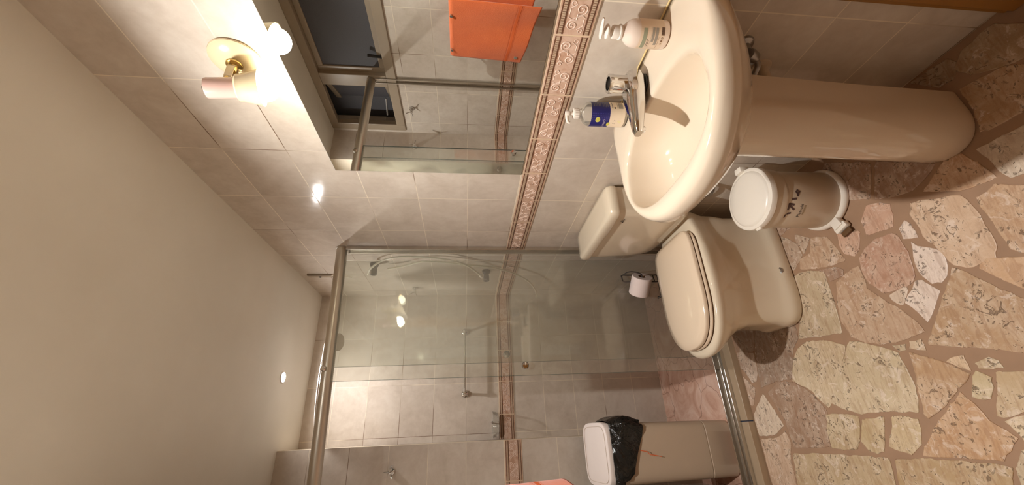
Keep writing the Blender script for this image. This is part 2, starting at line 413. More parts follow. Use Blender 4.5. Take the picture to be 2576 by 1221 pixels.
# ---- floor: mortar bed with flat irregular stones, traced stone by stone
ZA = (1800, 820, 3.044); ZBm = (2200, 820, 3.045); ZCm = (1980, 580, 3.817); ZD = (2200, 540, 3.816); ZE = (2180, 180, 2.775); PX = (0, 0, 1)
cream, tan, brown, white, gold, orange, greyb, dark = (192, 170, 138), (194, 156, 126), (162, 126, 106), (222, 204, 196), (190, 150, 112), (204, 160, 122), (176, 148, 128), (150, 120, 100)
stones = [
 (ZCm, cream, [(65,445),(110,410),(200,390),(350,395),(375,470),(430,640),(470,770),(525,985),(300,1020),(105,1045),(120,850),(135,760),(100,600)]),
 (ZCm, tan, [(470,500),(540,430),(680,340),(745,480),(760,560),(850,620),(1060,740),(1240,880),(1320,975),(1200,1020),(1050,1070),(900,1095),(740,1075),(610,1020),(560,930),(520,880),(480,700)]),
 (ZCm, (196,146,122), [(690,270),(740,180),(830,90),(1000,25),(1060,60),(1150,200),(1225,440),(1200,500),(1080,560),(920,600),(780,500),(720,400)]),
 (ZCm, white, [(1185,110),(1250,155),(1420,180),(1500,240),(1535,330),(1535,430),(1480,500),(1385,515),(1300,440),(1250,370),(1210,250)]),
 (ZCm, white, [(1230,480),(1290,480),(1465,585),(1400,760),(1345,885),(1260,790),(1125,700)]),
 (ZCm, (206,182,164), [(970,630),(1100,550),(1160,560),(1110,720),(1050,700)]),
 (ZCm, tan, [(225,75),(380,60),(520,240),(560,290),(420,340),(280,370),(120,375),(120,280),(220,215)]),
 (ZCm, brown, [(285,392),(450,355),(535,375),(535,430),(410,490),(380,430)]),
 (ZCm, greyb, [(-60,60),(0,80),(90,130),(140,240),(60,390),(0,300),(-40,160)]),
 (ZCm, greyb, [(70,40),(215,70),(160,230),(85,115)]),
 (ZCm, (200,152,128), [(470,0),(690,10),(690,180),(640,250),(545,225),(500,150)]),
 (ZE, (206,158,134), [(0,935),(90,915),(160,925),(178,1000),(185,1080),(100,1110),(0,1145),(-40,1040)]),
 (ZD, white, [(285,55),(340,90),(380,150),(415,220),(270,235),(235,140)]),
 (ZE, (206,170,140), [(300,918),(545,880),(650,862),(715,920),(790,1010),(860,1130),(905,1230),(900,1300),(795,1340),(700,1370),(600,1350),(545,1290),(470,1210),(390,1150),(345,1060),(300,1000)]),
 (ZE, orange, [(760,890),(900,785),(1200,800),(1200,1290),(1060,1260),(1000,1240),(940,1150),(880,1050)]),
 (ZD, orange, [(1005,480),(1060,420),(1500,405),(1700,500),(1700,840),(1435,715),(1200,610),(1000,520)]),
 (ZD, gold, [(740,505),(880,560),(1060,650),(1435,820),(1800,1000),(1900,1400),(1435,1330),(1180,1290),(870,1270),(520,1250),(512,1221),(590,1000),(690,700)]),
 (ZBm, (206,178,146), [(265,120),(350,100),(392,190),(262,172)]),
 (ZBm, cream, [(130,150),(232,142),(236,188),(190,198)]),
 (ZBm, (198,156,116), [(257,202),(430,250),(600,310),(728,372),(715,402),(640,480),(560,580),(480,665),(412,712),(385,690),(340,520),(300,330)]),
 (ZBm, (210,176,140), [(545,275),(600,240),(678,226),(710,290),(738,348),(640,315)]),
 (ZBm, (200,176,140), [(765,285),(870,240),(940,265),(985,325),(900,330),(800,330)]),
 (ZBm, (204,182,140), [(770,345),(895,400),(905,470),(885,560),(840,565),(742,548),(750,440)]),
 (ZBm, (202,172,132), [(932,355),(1300,360),(1400,560),(1145,660),(985,705),(935,690),(940,520)]),
 (ZBm, (196,146,100), [(658,512),(760,600),(870,730),(1000,800),(1095,865),(1040,960),(985,1040),(850,1025),(640,1010),(365,998),(380,940),(440,830),(490,730),(580,610)]),
 (ZBm, (204,178,140), [(992,730),(1145,690),(1420,640),(1500,900),(1200,920),(1145,880)]),
 (ZBm, (202,176,134), [(135,690),(250,700),(330,715),(350,790),(355,900),(285,990),(190,960),(108,930)]),
 (ZBm, (186,152,108), [(150,1024),(340,1018),(780,1048),(1050,1085),(1060,1320),(760,1420),(220,1400),(170,1150)]),
 (ZBm, cream, [(1125,960),(1200,945),(1450,940),(1500,1300),(1150,1330),(1080,1100)]),
 (ZA, (206,184,150), [(690,125),(820,110),(992,150),(960,330),(915,480),(868,636),(800,570),(740,500),(585,418),(592,270),(625,180)]),
 (ZA, (206,184,148), [(1025,118),(1200,150),(1400,210),(1450,310),(1510,430),(1545,560),(1555,665),(1290,655),(1110,678),(980,640),(885,590),(935,390),(1000,180)]),
 (ZA, (168,130,104), [(600,435),(740,525),(850,655),(848,800),(875,925),(740,930),(600,935),(565,830),(530,720),(400,515),(470,430)]),
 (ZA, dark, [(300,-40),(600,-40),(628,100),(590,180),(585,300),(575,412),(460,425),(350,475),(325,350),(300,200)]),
 (ZA, (188,160,142), [(135,205),(290,210),(318,370),(312,428),(280,440),(220,350),(150,300)]),
 (ZA, (190,160,140), [(170,345),(240,420),(300,480),(290,610),(242,620),(205,480)]),
 (ZA, (212,192,172), [(358,518),(440,640),(520,765),(450,838),(300,850),(278,715)]),
 (ZA, (200,166,140), [(310,872),(470,862),(530,805),(575,900),(568,990),(590,1100),(625,1260),(440,1320),(385,1160),(345,1010)]),
 (ZA, (196,168,128), [(588,978),(830,985),(1325,1012),(1370,1200),(1400,1400),(680,1400),(630,1221)]),
 (ZA, (192,166,126), [(845,682),(960,680),(1095,692),(1100,880),(1085,945),(980,950),(890,938),(850,800)]),
 (ZA, (194,168,124), [(1122,718),(1290,692),(1288,968),(1240,982),(1175,958),(1112,888)]),
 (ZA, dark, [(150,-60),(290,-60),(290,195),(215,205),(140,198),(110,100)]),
 (ZE, (206,188,168), [(760,545),(930,460),(1200,330),(1400,560),(1150,700),(1000,742),(920,690),(850,610)]),
 (ZE, (196,152,116), [(560,598),(650,572),(770,640),(905,738),(780,790),(650,832),(520,838),(390,838),(470,720)]),
 (ZE, gold, [(640,128),(800,40),(960,-40),(1300,-60),(1300,210),(1099,275),(960,350),(850,408),(790,420),(765,330),(700,200)]),
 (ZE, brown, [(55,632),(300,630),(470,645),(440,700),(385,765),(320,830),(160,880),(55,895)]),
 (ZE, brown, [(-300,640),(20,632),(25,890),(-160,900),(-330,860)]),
 (ZE, (160,130,100), [(300,80),(420,0),(560,-90),(640,-60),(600,60),(500,110),(420,100)]),
 (PX, (170,138,104), [(2415,130),(2495,60),(2640,60),(2640,120),(2540,160),(2440,190),(2400,175)]),
]
rnd = random.Random(7)
def refine(poly, amp=.0028):
    out = []
    for i, p in enumerate(poly):
        q = poly[(i+1) % len(poly)]; L = math.dist(p, q); k = max(2, int(L/.016))
        for j in range(k):
            t = j/k; a = amp*(.3 if j == 0 else 1)
            out.append((p[0]+(q[0]-p[0])*t+rnd.uniform(-a, a), p[1]+(q[1]-p[1])*t+rnd.uniform(-a, a)))
    return out
def round_corner(poly, r=.22):
    out = []
    for i, p in enumerate(poly):
        a, b = poly[i-1], poly[(i+1) % len(poly)]
        out.append((p[0]+(a[0]-p[0])*r*.6, p[1]+(a[1]-p[1])*r*.6)) if math.dist(a, p) > .05 else None
        out.append((p[0]*.96+(a[0]+b[0])*.02, p[1]*.96+(a[1]+b[1])*.02))
        out.append((p[0]+(b[0]-p[0])*r*.6, p[1]+(b[1]-p[1])*r*.6)) if math.dist(b, p) > .05 else None
    return out
def clip_poly(poly, f):
    out = []
    for i, p in enumerate(poly):
        q = poly[(i+1) % len(poly)]; a, b = f(p), f(q)
        if a >= 0: out.append(p)
        if (a >= 0) != (b >= 0): t = a/(a-b); out.append((p[0]+(q[0]-p[0])*t, p[1]+(q[1]-p[1])*t))
    return out
def in_room(poly):
    for f in (lambda p: XR-.004-p[0], lambda p: p[0]-XL-.004, lambda p: p[1]-YF-.005, lambda p: 1.945-p[1]):
        poly = clip_poly(poly, f)
        if len(poly) < 3: return []
    return poly
def inside(pt, poly):
    c = False
    for i in range(len(poly)):
        (x1, y1), (x2, y2) = poly[i-1], poly[i]
        if (y1 > pt[1]) != (y2 > pt[1]) and pt[0] < (x2-x1)*(pt[1]-y1)/(y2-y1)+x1: c = not c
    return c
def area(p): return abs(sum(p[i-1][0]*p[i][1]-p[i][0]*p[i-1][1] for i in range(len(p))))/2
tr_polys = []
for (ox, oy, sc), colr, pts in stones:
    w = [floor_at(ox+x/sc, oy+y/sc) for x, y in pts]
    gx = sum(q[0] for q in w)/len(w); gy = sum(q[1] for q in w)/len(w)
    w = [(q[0]+(q[0]-gx)*.0018/max(.02, math.dist(q, (gx, gy))), q[1]+(q[1]-gy)*.0018/max(.02, math.dist(q, (gx, gy)))) for q in w]
    w = in_room(w)
    if len(w) > 2: tr_polys.append((w, colr))
# filler stones where the photograph shows nothing (behind the camera, under things)
seeds = []
yy = YF+.06
while yy < 1.97:
    xx = XL+.05
    while xx < XR:
        seeds.append((xx+rnd.uniform(-.05, .05), yy+rnd.uniform(-.05, .05))); xx += .15
    yy += .14
fill = []
for i, s in enumerate(seeds):
    poly = [(s[0]-.2, s[1]-.2), (s[0]+.2, s[1]-.2), (s[0]+.2, s[1]+.2), (s[0]-.2, s[1]+.2)]
    for j, q in enumerate(seeds):
        if i != j and math.dist(s, q) < .4:
            mx, my = (s[0]+q[0])/2, (s[1]+q[1])/2; dx, dy = s[0]-q[0], s[1]-q[1]; L = math.hypot(dx, dy)
            poly = clip_poly(poly, lambda p: ((p[0]-mx)*dx+(p[1]-my)*dy)/L-.007)
            if len(poly) < 3: break
    poly = in_room(poly)
    if len(poly) < 3 or area(poly) < .002: continue
    cx = sum(p[0] for p in poly)/len(poly); cy = sum(p[1] for p in poly)/len(poly)
    test = [(cx, cy)]+[((p[0]+cx)/2, (p[1]+cy)/2) for p in poly]+poly
    if any(inside(t, tp) for t in test for tp, _ in tr_polys): continue
    if any(inside(t, poly) for tp, _ in tr_polys for t in tp): continue
    fill.append((poly, rnd.choice([cream, tan, brown, gold, greyb, orange])))
fv, ff, fi, fc = [], [], [], []
def quad(vs, mi, c=(.3, .2, .15)):
    k = len(fv); fv.extend(vs); ff.append(tuple(range(k, k+len(vs)))); fi.append(mi); fc.append(c)
quad([(XL-TH, YF, -.003), (XR+TH, YF, -.003), (XR+TH, 1.96, -.003), (XL-TH, 1.96, -.003)], 0)
quad([(XL-TH, 2.09, 0), (XR+TH, 2.09, 0), (XR+TH, YB+.02, 0), (XL-TH, YB+.02, 0)], 2)
for poly, colr in tr_polys+fill:
    p = refine(round_corner(poly)); n_ = len(p)
    if sum(p[i-1][0]*p[i][1]-p[i][0]*p[i-1][1] for i in range(n_)) < 0: p = p[::-1]
    cx = sum(q[0] for q in p)/n_; cy = sum(q[1] for q in p)/n_
    jit = rnd.uniform(.94, 1.05); g_ = sum(colr)/3; colr = tuple(v*.72+g_*t_*.28 for v, t_ in zip(colr, (1.10, 1.0, .86)))
    c = tuple(v*jit for v in s2l(tuple(v/255 for v in colr)))
    k = len(fv); zt = -rnd.uniform(0, .0008)
    sh = lambda q, e: (q[0]+(cx-q[0])*e/max(.02, math.dist(q, (cx, cy))), q[1]+(cy-q[1])*e/max(.02, math.dist(q, (cx, cy))))
    fv.extend([(q[0], q[1], -.004) for q in p]); fv.extend([(*sh(q, .0006), -.0012) for q in p]); fv.extend([(*sh(q, .003), zt) for q in p])
    for r_ in range(2):
        for i in range(n_):
            a = k+r_*n_+i; b = k+r_*n_+(i+1) % n_; ff.append((a, b, b+n_, a+n_)); fi.append(1); fc.append(c)
    ff.append(tuple(range(k+2*n_, k+3*n_))); fi.append(1); fc.append(c)
me = bpy.data.meshes.new('floor'); me.from_pydata(fv, [], ff)
for m in ('mortar', 'stone', 'marble'): me.materials.append(M[m])
ca = me.color_attributes.new('Col', 'FLOAT_COLOR', 'CORNER')
for p in me.polygons:
    p.material_index = fi[p.index]
    for li in p.loop_indices: ca.data[li].color = (*fc[p.index], 1)
fl = bpy.data.objects.new('floor', me); COL.objects.link(fl); structure(fl)

# curb under the shower screen
cb = MB()
for a, b in ((XL, .0), (.004, .62), (.624, XR)): cb.box((a, 1.952, -.02), (b, 2.10, .030), 0, .003)
structure(cb.build('trim_1', M['curb'], smooth=False))

# ---- decorated border tiles (one strip per wall)
def listello(name, org, ux, n_dir, length, start, detail=True, mirror=False):
    """org: point on the wall at z=0; ux: along the wall; n_dir: out of the wall; joints every .203 from start"""
    mb = MB(); org = Vector(org); ux = Vector(ux); nd = Vector(n_dir); H = ZB1-ZB0
    def bx(s0, s1, t0, t1, d0, d1, mi, bev=False):
        c = [org+ux*s+Vector((0, 0, ZB0+t))+nd*d for d in (d0, d1) for (s, t) in ((s0, t0), (s1, t0), (s1, t1), (s0, t1))]
        mb.add(c, [(4, 5, 6, 7), (0, 1, 5, 4), (1, 2, 6, 5), (2, 3, 7, 6), (3, 0, 4, 7)], mi)
    def tb(pts, r, mi=1, seg=6):
        mb.tube([org+ux*s+Vector((0, 0, ZB0+t))+nd*d for s, t, d in pts], r, seg, mi)
    bx(0, length, 0, H, -.002, .0036, 4)
    # joints
    js = []; s = start
    while s > 0: s -= .203
    while s < length: js.append(s); s += .203
    for j in js:
        a, b = max(0, j+.0022), min(length, j+.203-.0022)
        if b-a < .004: continue
        bx(a, b, .002, H-.002, .0, .004, 0)
        for t0, t1 in ((.0055, .0085), (.0185, .0225)):
            bx(a+.001, b-.001, t0, t1, .003, .0046, 2)
            bx(a+.001, b-.001, H-t1, H-t0, .003, .0046, 2)
        if detail:
            k = 0
            while a+.002+k*.0062 < b-.004:
                q = a+.002+k*.0062
                for t in (.0095, H-.0175): bx(q, q+.0046, t, t+.008, .003, .0056, 3)
                k += 1
        else:
            for t in (.0095, H-.0175): bx(a+.001, b-.001, t, t+.008, .003, .005, 3)
        for h in (0, 1):
            if j+.0515+h*.1-.046 < a or j+.0515+h*.1+.046 > b: continue
            c0 = j+.0515+h*.1; mid = H/2; sg = 1 if h == 0 else -1
            if mirror: sg = -sg
            # S scroll: two spirals joined by a stem, with smaller curls
            def spiral(cs, ct, r0, a0, turns, dirn, k_=26):
                return [(c0+cs+(r0*(1-k/k_)**.8+.0012)*cos(a0+dirn*turns*2*pi*k/k_), mid+sg*(ct+(r0*(1-k/k_)**.8+.0012)*sin(a0+dirn*turns*2*pi*k/k_)), .0043) for k in range(k_+1)]
            A_ = spiral(-.021, .008, .0145, -.5, 1.7, 1)[::-1]; B_ = spiral(.022, -.008, .0135, pi-.5, 1.7, 1)
            tb(spline(A_+B_, 1), .0015)
            tb(spline(spiral(-.036, -.014, .0075, 1.2, 1.2, -1, 14)[::-1]+[(c0-.022, mid-sg*.020, .004), (c0-.006, mid-sg*.020, .004)], 1), .0012)
            tb(spline(spiral(.037, .014, .0075, 1.2+pi, 1.2, -1, 14)[::-1]+[(c0+.022, mid+sg*.020, .004), (c0+.006, mid+sg*.019, .004)], 1), .0012)
            tb(spline([(c0+.002, mid+sg*.022, .004), (c0-.004, mid+sg*.012, .0045), (c0+.0, mid, .0045), (c0+.006, mid-sg*.012, .0045), (c0+.0, mid-sg*.022, .004)], 5), .0012)
    return structure(mb.build(name, [M['lis'], M['lis_scroll'], M['lis_line'], M['lis_dent'], M['lis_grout']], smooth=False))
J0 = .6968
listello('trim_2', (XR, .55, 0), (0, 1, 0), (-1, 0, 0), YB-.55-.004, (J0-.55) % .203)
listello('trim_3', (XR-.004, YB, 0), (-1, 0, 0), (0, -1, 0), XR-.004-XP, .195, True, True)
listello('trim_5', (XP, YP, 0), (-1, 0, 0), (0, -1, 0), XP-XL-.004, 0, True)
listello('trim_6', (XL, .55, 0), (0, 1, 0), (1, 0, 0), YP-.55-.004, (1.912-.55) % .203)

# ---- window in the left wall (seen in the mirror)
def window():
    x0, x1 = XL-.03, XL+.012
    root = MB()
    iy0, iy1, iz0, iz1 = WY0+.06, WY1-.062, WZ0+.062, WZ1-.055
    for a, b in (((x0, WY0, WZ0), (x1, iy0, WZ1)), ((x0, iy1, WZ0), (x1, WY1, WZ1)), ((x0, iy0, WZ0), (x1, iy1, iz0)), ((x0, iy0, iz1), (x1, iy1, WZ1))):
        root.box(a, b, 0, .004)
    w = structure(root.build('window_1', M['win_frame'], smooth=False))
    mu = MB().box((x0, 1.995, iz0), (x1-.002, 2.09, iz1), 0, .004).build('window_mullion', M['win_frame'], w, False)
    # sash near: frame + frosted pane
    def sash(y0, y1, ang, name):
        hinge = Vector((XL-.045, y0, 0)); rot = Matrix.Rotation(ang, 4, 'Z')
        fm = MB(); L = y1-y0; t = .035
        for a, b in (((0, 0, iz0), (.025, t, iz1)), ((0, L-t, iz0), (.025, L, iz1)), ((0, t, iz0), (.025, L-t, iz0+t)), ((0, t, iz1-t), (.025, L-t, iz1))):
            fm.box(a, b, 0, .003)
        fm.v = [tuple(hinge+(rot @ Vector(v))) for v in fm.v]
        s_ = fm.build(name, M['win_frame'], w, False)
        g = MB().box((.010, t, iz0+t), (.015, L-t, iz1-t)); g.v = [tuple(hinge+(rot @ Vector(v))) for v in g.v]
        g.build('pane', M['win_glass'], s_, False)
        return s_
    sash(iy0, 1.995, 0, 'window_sash')
    sash(2.09, iy1, R_(24), 'window_sash')
    st = MB().tube([(XL-.035, 2.40, iz0+.06), (XL-.06, 2.26, iz0+.05)], .006, 8).build('window_stay', M['chrome_dull'], w)
    hd = MB().tube([(XL-.02, 1.875, iz0-.01), (XL+.002, 1.845, iz0+.085)], .009, 8).build('window_handle', M['dark_pl'], w)
    rv = MB().box((XL-TH-.02, WY0-.05, WZ0-.05), (XL-TH-.012, WY1+.05, ZC+.02)).build('window_screen', M['win_glass'], w, False)
window()

# ------------------------------------------------------------------ sink
BC = .757
def basin_outer(t, grow=0.0):
    """t in 0..1 round the outline, returns x,y; straight back on the wall, rounded front"""
    th = 2*pi*t
    hw, depth, st = .274+grow, .468+grow, .13
    # parametric superellipse around p0
    ct, st_ = cos(th), sin(th)
    e = 2/2.35
    q = hw*math.copysign(abs(st_)**e, st_)
    if ct >= 0: p = st+(depth-st)*abs(ct)**e
    else: p = st-(st)*abs(ct)**(2/9.0); q = hw*math.copysign(abs(st_)**(2/9.0), st_) if abs(st_) > 0 else 0
    return (XR-p, BC+q)
def bowl_in(t, s=1.0):
    th = 2*pi*t; ct, st_ = cos(th), sin(th)
    cx, cy = .640, .768
    a = .128 if ct >= 0 else .145; n_ = 2.3 if ct >= 0 else 3.0
    return (cx-s*a*math.copysign(abs(ct)**(2/n_), ct), cy+s*.212*math.copysign(abs(st_)**(2/2.5), st_))
def build_sink():
    root = thing('wash_basin', (XR-.2, BC, 0), 'cream ceramic washbasin on a pedestal below the mirror', 'sink')
    K = 96
    def ring(mix, z_f, z_b, grow=0.0, cx=None, sc=1.0):
        out = []
        for k in range(K):
            t = k/K; o = basin_outer(t, grow); i_ = bowl_in(t)
            x = i_[0]+(o[0]-i_[0])*mix; y = i_[1]+(o[1]-i_[1])*mix
            p = XR-x; w = min(1, max(0, (p-.10)/.16)); w = w*w*(3-2*w)
            out.append(Vector((min(x, XR-.001), y, z_b+(z_f-z_b)*w)))
        return out
    mb = MB(); rings = []
    # underside, from the pedestal up
    def under(s, z, ox=0):
        out = []
        for k in range(K):
            o = basin_outer(k/K); cx, cy = .735, BC+.01
            out.append(Vector((min(XR-.001, cx+(o[0]-cx)*s+ox), cy+(o[1]-cy)*s, z)))
        return out
    rings += [under(.30, .66), under(.36, .675), under(.48, .70), under(.66, .725), under(.82, .762), under(.93, .795), under(.982, .816)]
    rings += [ring(1.0, .824, .835), ring(.985, .838, .853), ring(.93, .851, .8595), ring(.82, .8605, .861), ring(.62, .866, .861), ring(.38, .8665, .861), ring(.16, .8645, .861), ring(.05, .8615, .8605)]
    for s, z in ((1.0, .857), (.988, .848), (.975, .836), (.955, .822), (.92, .802), (.85, .777), (.74, .757), (.6, .743), (.45, .734), (.3, .729), (.15, .726), (.05, .7255)):
        rings.append([Vector((*bowl_in(k/K, s), z)) for k in range(K)])
    # overflow ridge: the back half of the bowl slopes in
    mb.loft(rings, 0)
    mb.build('basin', M['ceramic'], root, sharp=60)
    # pedestal, a half-round column open to the wall
    pm = MB(); rr = []
    def ped(z, xf, hw, cy, xb):
        out = []
        for k in range(41):
            a = -pi/2+pi*k/40
            sx = abs(cos(a))**(2/2.3); sy = math.copysign(abs(sin(a))**(2/2.3), sin(a))
            out.append(Vector((.73-(.73-xf)*sx, cy+hw*sy, z)))
        out.append(Vector((xb, cy+hw*.94, z))); out.append(Vector((xb, cy-hw*.94, z)))
        return out
    for z, xf, hw, cy, xb in ((0, .640, .078, .784, .80), (.01, .637, .080, .784, .80), (.06, .637, .080, .784, .802), (.3, .640, .079, .784, .81), (.6, .640, .081, .782, .82), (.69, .636, .084, .780, .82), (.715, .630, .090, .778, .82)):
        rr.append(ped(z, xf, hw, cy, xb))
    pm.loft(rr, 0); pm.build('pedestal', M['ceramic'], root, sharp=50)
    dr = MB().lathe([(.022, 0), (.022, .003), (.017, .003), (.012, .0015)], (.650, .768, .7262)); dr.build('drain', M['chrome'], root)
    sl = MB().tube([(XR-.002, .51+i*.02, .862) for i in range(26)], .0024, 6); sl.build('sealant_bead', M['silicone'], root)
build_sink()

# tap
def tap():
    bx_, by_ = .845, .782
    t = thing('basin_tap', (bx_, by_, .861), 'chrome tap without handle on the washbasin deck', 'tap')
    MB().lathe([(.030, .0), (.030, .006), (.026, .008)], (bx_, by_, .861)).build('gasket', M['dark_pl'], t)
    b = MB(); K = 28; rings = []
    # body: faceted wedge that runs from the round base out to the spout
    secs = [(.036, .012, 0, .868, .896), (.024, .031, 0, .866, .913), (.0, .037, 0, .866, .918), (-.035, .034, 0, .867, .917), (-.07, .0275, 0, .870, .913), (-.11, .0215, 0, .877, .909), (-.135, .018, 0, .882, .907), (-.152, .012, 0, .886, .903)]
    for dx, w, _, z0, z1 in secs:
        zc = (z0+z1)/2; hh = (z1-z0)/2
        rings.append([Vector((bx_+dx, by_+.02*(-dx/.15 if dx < 0 else 0)+w*math.copysign(abs(cos(a))**.6, cos(a)), zc+hh*math.copysign(abs(sin(a))**.6, sin(a)))) for a in [2*pi*k/K for k in range(K)]])
    b.loft(rings); b.build('spout_body', M['chrome'], t, sharp=40)
    MB().lathe([(.009, .0), (.0105, .003), (.0105, .013), (.008, .016)], (bx_-.138, by_+.020, .877)).build('aerator', M['chrome'], t)
    k = MB().lathe([(.025, 0), (.0255, .004), (.0235, .010), (.0235, .040), (.0255, .043), (.0255, .053), (.0185, .0535), (.0175, .030), (.001, .028)], (bx_, by_, .908), seg=32); k.build('valve_sleeve', M['chrome'], t)
    MB().lathe([(.0172, .0), (.0172, .002), (.001, .0025)], (bx_, by_, .940)).build('valve_hole', M['dark_pl'], t)
tap()

# bottles
def pump_bottle_blue():
    cx, cy, z0, r = .866, .922, .8615, .0355
    t = thing('soap_bottle', (cx, cy, z0), 'clear pump soap bottle with navy and cream label behind the tap', 'bottle')
    th = math.atan2(-cy, -cx)
    MB().lathe([(r-.004, 0), (r, .003), (r, .112), (r-.002, .120), (r-.010, .129), (.016, .135), (.0145, .138), (.0145, .146)], (cx, cy, z0), seg=48).build('bottle_body', M['clear'], t)
    MB().lathe([(r-.003, .002), (r-.003, .055), (.001, .0551)], (cx, cy, z0), seg=40).build('liquid_soap', plain('milky_liquid_soap', rgb(206, 190, 168), .3), t)
    def band(z_a, z_b, mat, nm, par):
        mb = MB(); wrap(mb, grid_rect(-r*1.75, z_a, r*1.75, z_b, 40), cx, cy, r, th, z0, 0, .0004); return mb.build(nm, mat, par)
    lab = band(.010, .056, M['label_cream'], 'lower_label', t)
    lb = band(.056, .112, M['label_blue'], 'upper_label', t)
    mb = MB(); 
    for i in range(10):
        for j in range(4): wrap(mb, disc2(.003-j*.0062, .062+i*.0052, .0016, n=10), cx, cy, r, th, z0, 0, .0007)
    mb.build('dot_pattern', M['label_dot'], lb)
    mb = MB(); wrap(mb, disc2(-.0155, .092, .0078, .0072), cx, cy, r, th, z0, 0, .0008); wrap(mb, disc2(-.0155, .092, .0066, .006), cx, cy, r, th, z0, 1, .0011); 
    mb.build('lime_slice', [M['lime_rim'], M['lime']], lb)
    mb = MB(); wrap(mb, disc2(-.030, .058, .0075, .0045), cx, cy, r, th, z0, 0, .0010); mb.build('lime_wedge', M['lime'], lb)
    mb = MB(); wrap(mb, text_geo('SICILIANO', .0088, 'RIGHT'), cx, cy, r, th-.38, z0+.0712, 0, .0011); mb.build('lettering', M['lilac_print'], lb)
    mb = MB()
    for i in range(9): wrap(mb, grid_rect(.030-.008*(1 if i < 4 else .85)+rnd.uniform(0, .002), .061+i*.0048+(.003 if i > 3 else 0), .046, .064+i*.0048+(.003 if i > 3 else 0), 6), cx, cy, r, th, z0, 0, .0008)
    mb.build('fine_print', M['slate_print'], lb)
    mb = MB()
    for i, (a, b) in enumerate(((-.016, -.028), (-.0145, -.028), (-.0165, -.027))): wrap(mb, stroke2([(b, .0375+i*.0032), (a, .0375+i*.0032)], .0008), cx, cy, r, th, z0, 0, .0007)
    wrap(mb, grid_rect(.019, .016, .045, .030, 6), cx, cy, r, th, z0, 1, .0007); wrap(mb, grid_rect(.019, .0325, .045, .034, 6), cx, cy, r, th, z0, 1, .0007)
    wrap(mb, disc2(.021, .0415, .0028), cx, cy, r, th, z0, 0, .0007); wrap(mb, grid_rect(.020, .048, .045, .0505, 6), cx, cy, r, th, z0, 1, .0007)
    for k, h in enumerate((.008, .011, .009)): wrap(mb, stroke2([(-.024+k*.003, .020), (-.022+k*.003, .020+h)], .0014), cx, cy, r, th, z0, 2, .0007)
    mb.build('fine_print', [M['ink'], M['grey_print'], M['lime_rim']], lab)
    p = MB(); p.lathe([(.0155, .144), (.0155, .158), (.0145, .160), (.006, .161), (.0052, .172), (.0085, .173), (.0095, .178), (.0075, .1835), (.001, .185)], (cx, cy, z0), seg=28)
    for k in range(14): 
        a = 2*pi*k/14; p.tube([(cx+.0155*cos(a), cy+.0155*sin(a), z0+.145), (cx+.0155*cos(a), cy+.0155*sin(a), z0+.157)], .0011, 6)
    p.tube([(cx, cy, z0+.178), (cx-.012, cy+.006, z0+.179), (cx-.024, cy+.012, z0+.176), (cx-.026, cy+.013, z0+.170)], [.006, .0055, .0042, .0038], 10)
    p.build('pump', M['white_pl'], t)
pump_bottle_blue()
def pump_bottle_white():
    cx, cy, z0, r = .862, .640, .8615, .0325
    t = thing('lotion_bottle', (cx, cy, z0), 'white pump lotion bottle with pale printed label at the right end of the basin', 'bottle')
    th = math.atan2(-cy, -cx)
    b = MB().lathe([(r-.005, 0), (r-.001, .003), (r, .007), (r, .078), (r-.002, .088), (r-.007, .097), (r-.014, .104), (.0165, .108), (.015, .110), (.015, .114)], (cx, cy, z0), seg=48).build('bottle_body', M['lotion'], t)
    mb = MB(); wrap(mb, grid_rect(-r*1.5, .016, r*1.5, .074, 40), cx, cy, r, th, z0, 0, .0003); lab = mb.build('label', M['bottle_label'], t)
    mb = MB()
    wrap(mb, grid_rect(-.036, .058, .013, .067, 24), cx, cy, r, th, z0, 1, .0006)
    for a, b_, z in ((-.030, -.010, .0545), (-.030, -.013, .0515)): wrap(mb, stroke2([(a+(b_-a)*i/8, z) for i in range(9)], .0008), cx, cy, r, th, z0, 0, .0006)
    wrap(mb, stroke2([(-.034+.05*i/16, .0475) for i in range(17)], .0004), cx, cy, r, th, z0, 2, .0006)
    wrap(mb, grid_rect(-.016, .040, .015, .0455, 16), cx, cy, r, th, z0, 2, .0006); wrap(mb, grid_rect(-.024, .031, .015, .0375, 16), cx, cy, r, th, z0, 2, .0006)
    wrap(mb, stroke2([(-.034+.03*i/12, .028) for i in range(13)], .0005), cx, cy, r, th, z0, 3, .0006)
    wrap(mb, grid_rect(-.001, .0155, .0165, .0235, 8), cx, cy, r, th, z0, 3, .0006)
    for i in range(8): wrap(mb, grid_rect(.0005+i*.002, .0165, .0012+i*.002, .0232, 1), cx, cy, r, th, z0, 0, .0008)
    for i, s in enumerate((-.007, -.0135, -.020)): wrap(mb, disc2(s, .020, .0024 if i < 2 else .0018), cx, cy, r, th, z0, 3, .0006)
    wrap(mb, disc2(-.007, .020, .0013), cx, cy, r, th, z0, 4, .0008)
    mb.build('fine_print', [M['ink'], M['green_print'], M['grey_print'], plain('brown_print', rgb(120, 88, 62), .5), M['bottle_label']], lab)
    p = MB(); p.lathe([(.0175, .1125), (.0180, .115), (.0175, .117), (.0155, .118), (.0155, .131), (.014, .134), (.0075, .135), (.0062, .141), (.0125, .142), (.0165, .145), (.0165, .148), (.008, .152), (.0065, .158), (.001, .159)], (cx, cy, z0), seg=32)
    rings = []
    for dy, w, h in ((.020, .004, .0025), (.014, .0085, .004), (0, .0105, .0048), (-.014, .009, .0042), (-.026, .006, .0036), (-.034, .003, .002)):
        rings.append([Vector((cx-.012*(-dy/.03 if dy < 0 else 0)*0+w*cos(2*pi*k/14), cy+dy, z0+.160-dy*.12+h*sin(2*pi*k/14))) for k in range(14)])
    p.loft(rings); p.build('pump', M['white_pl'], t)
pump_bottle_white()

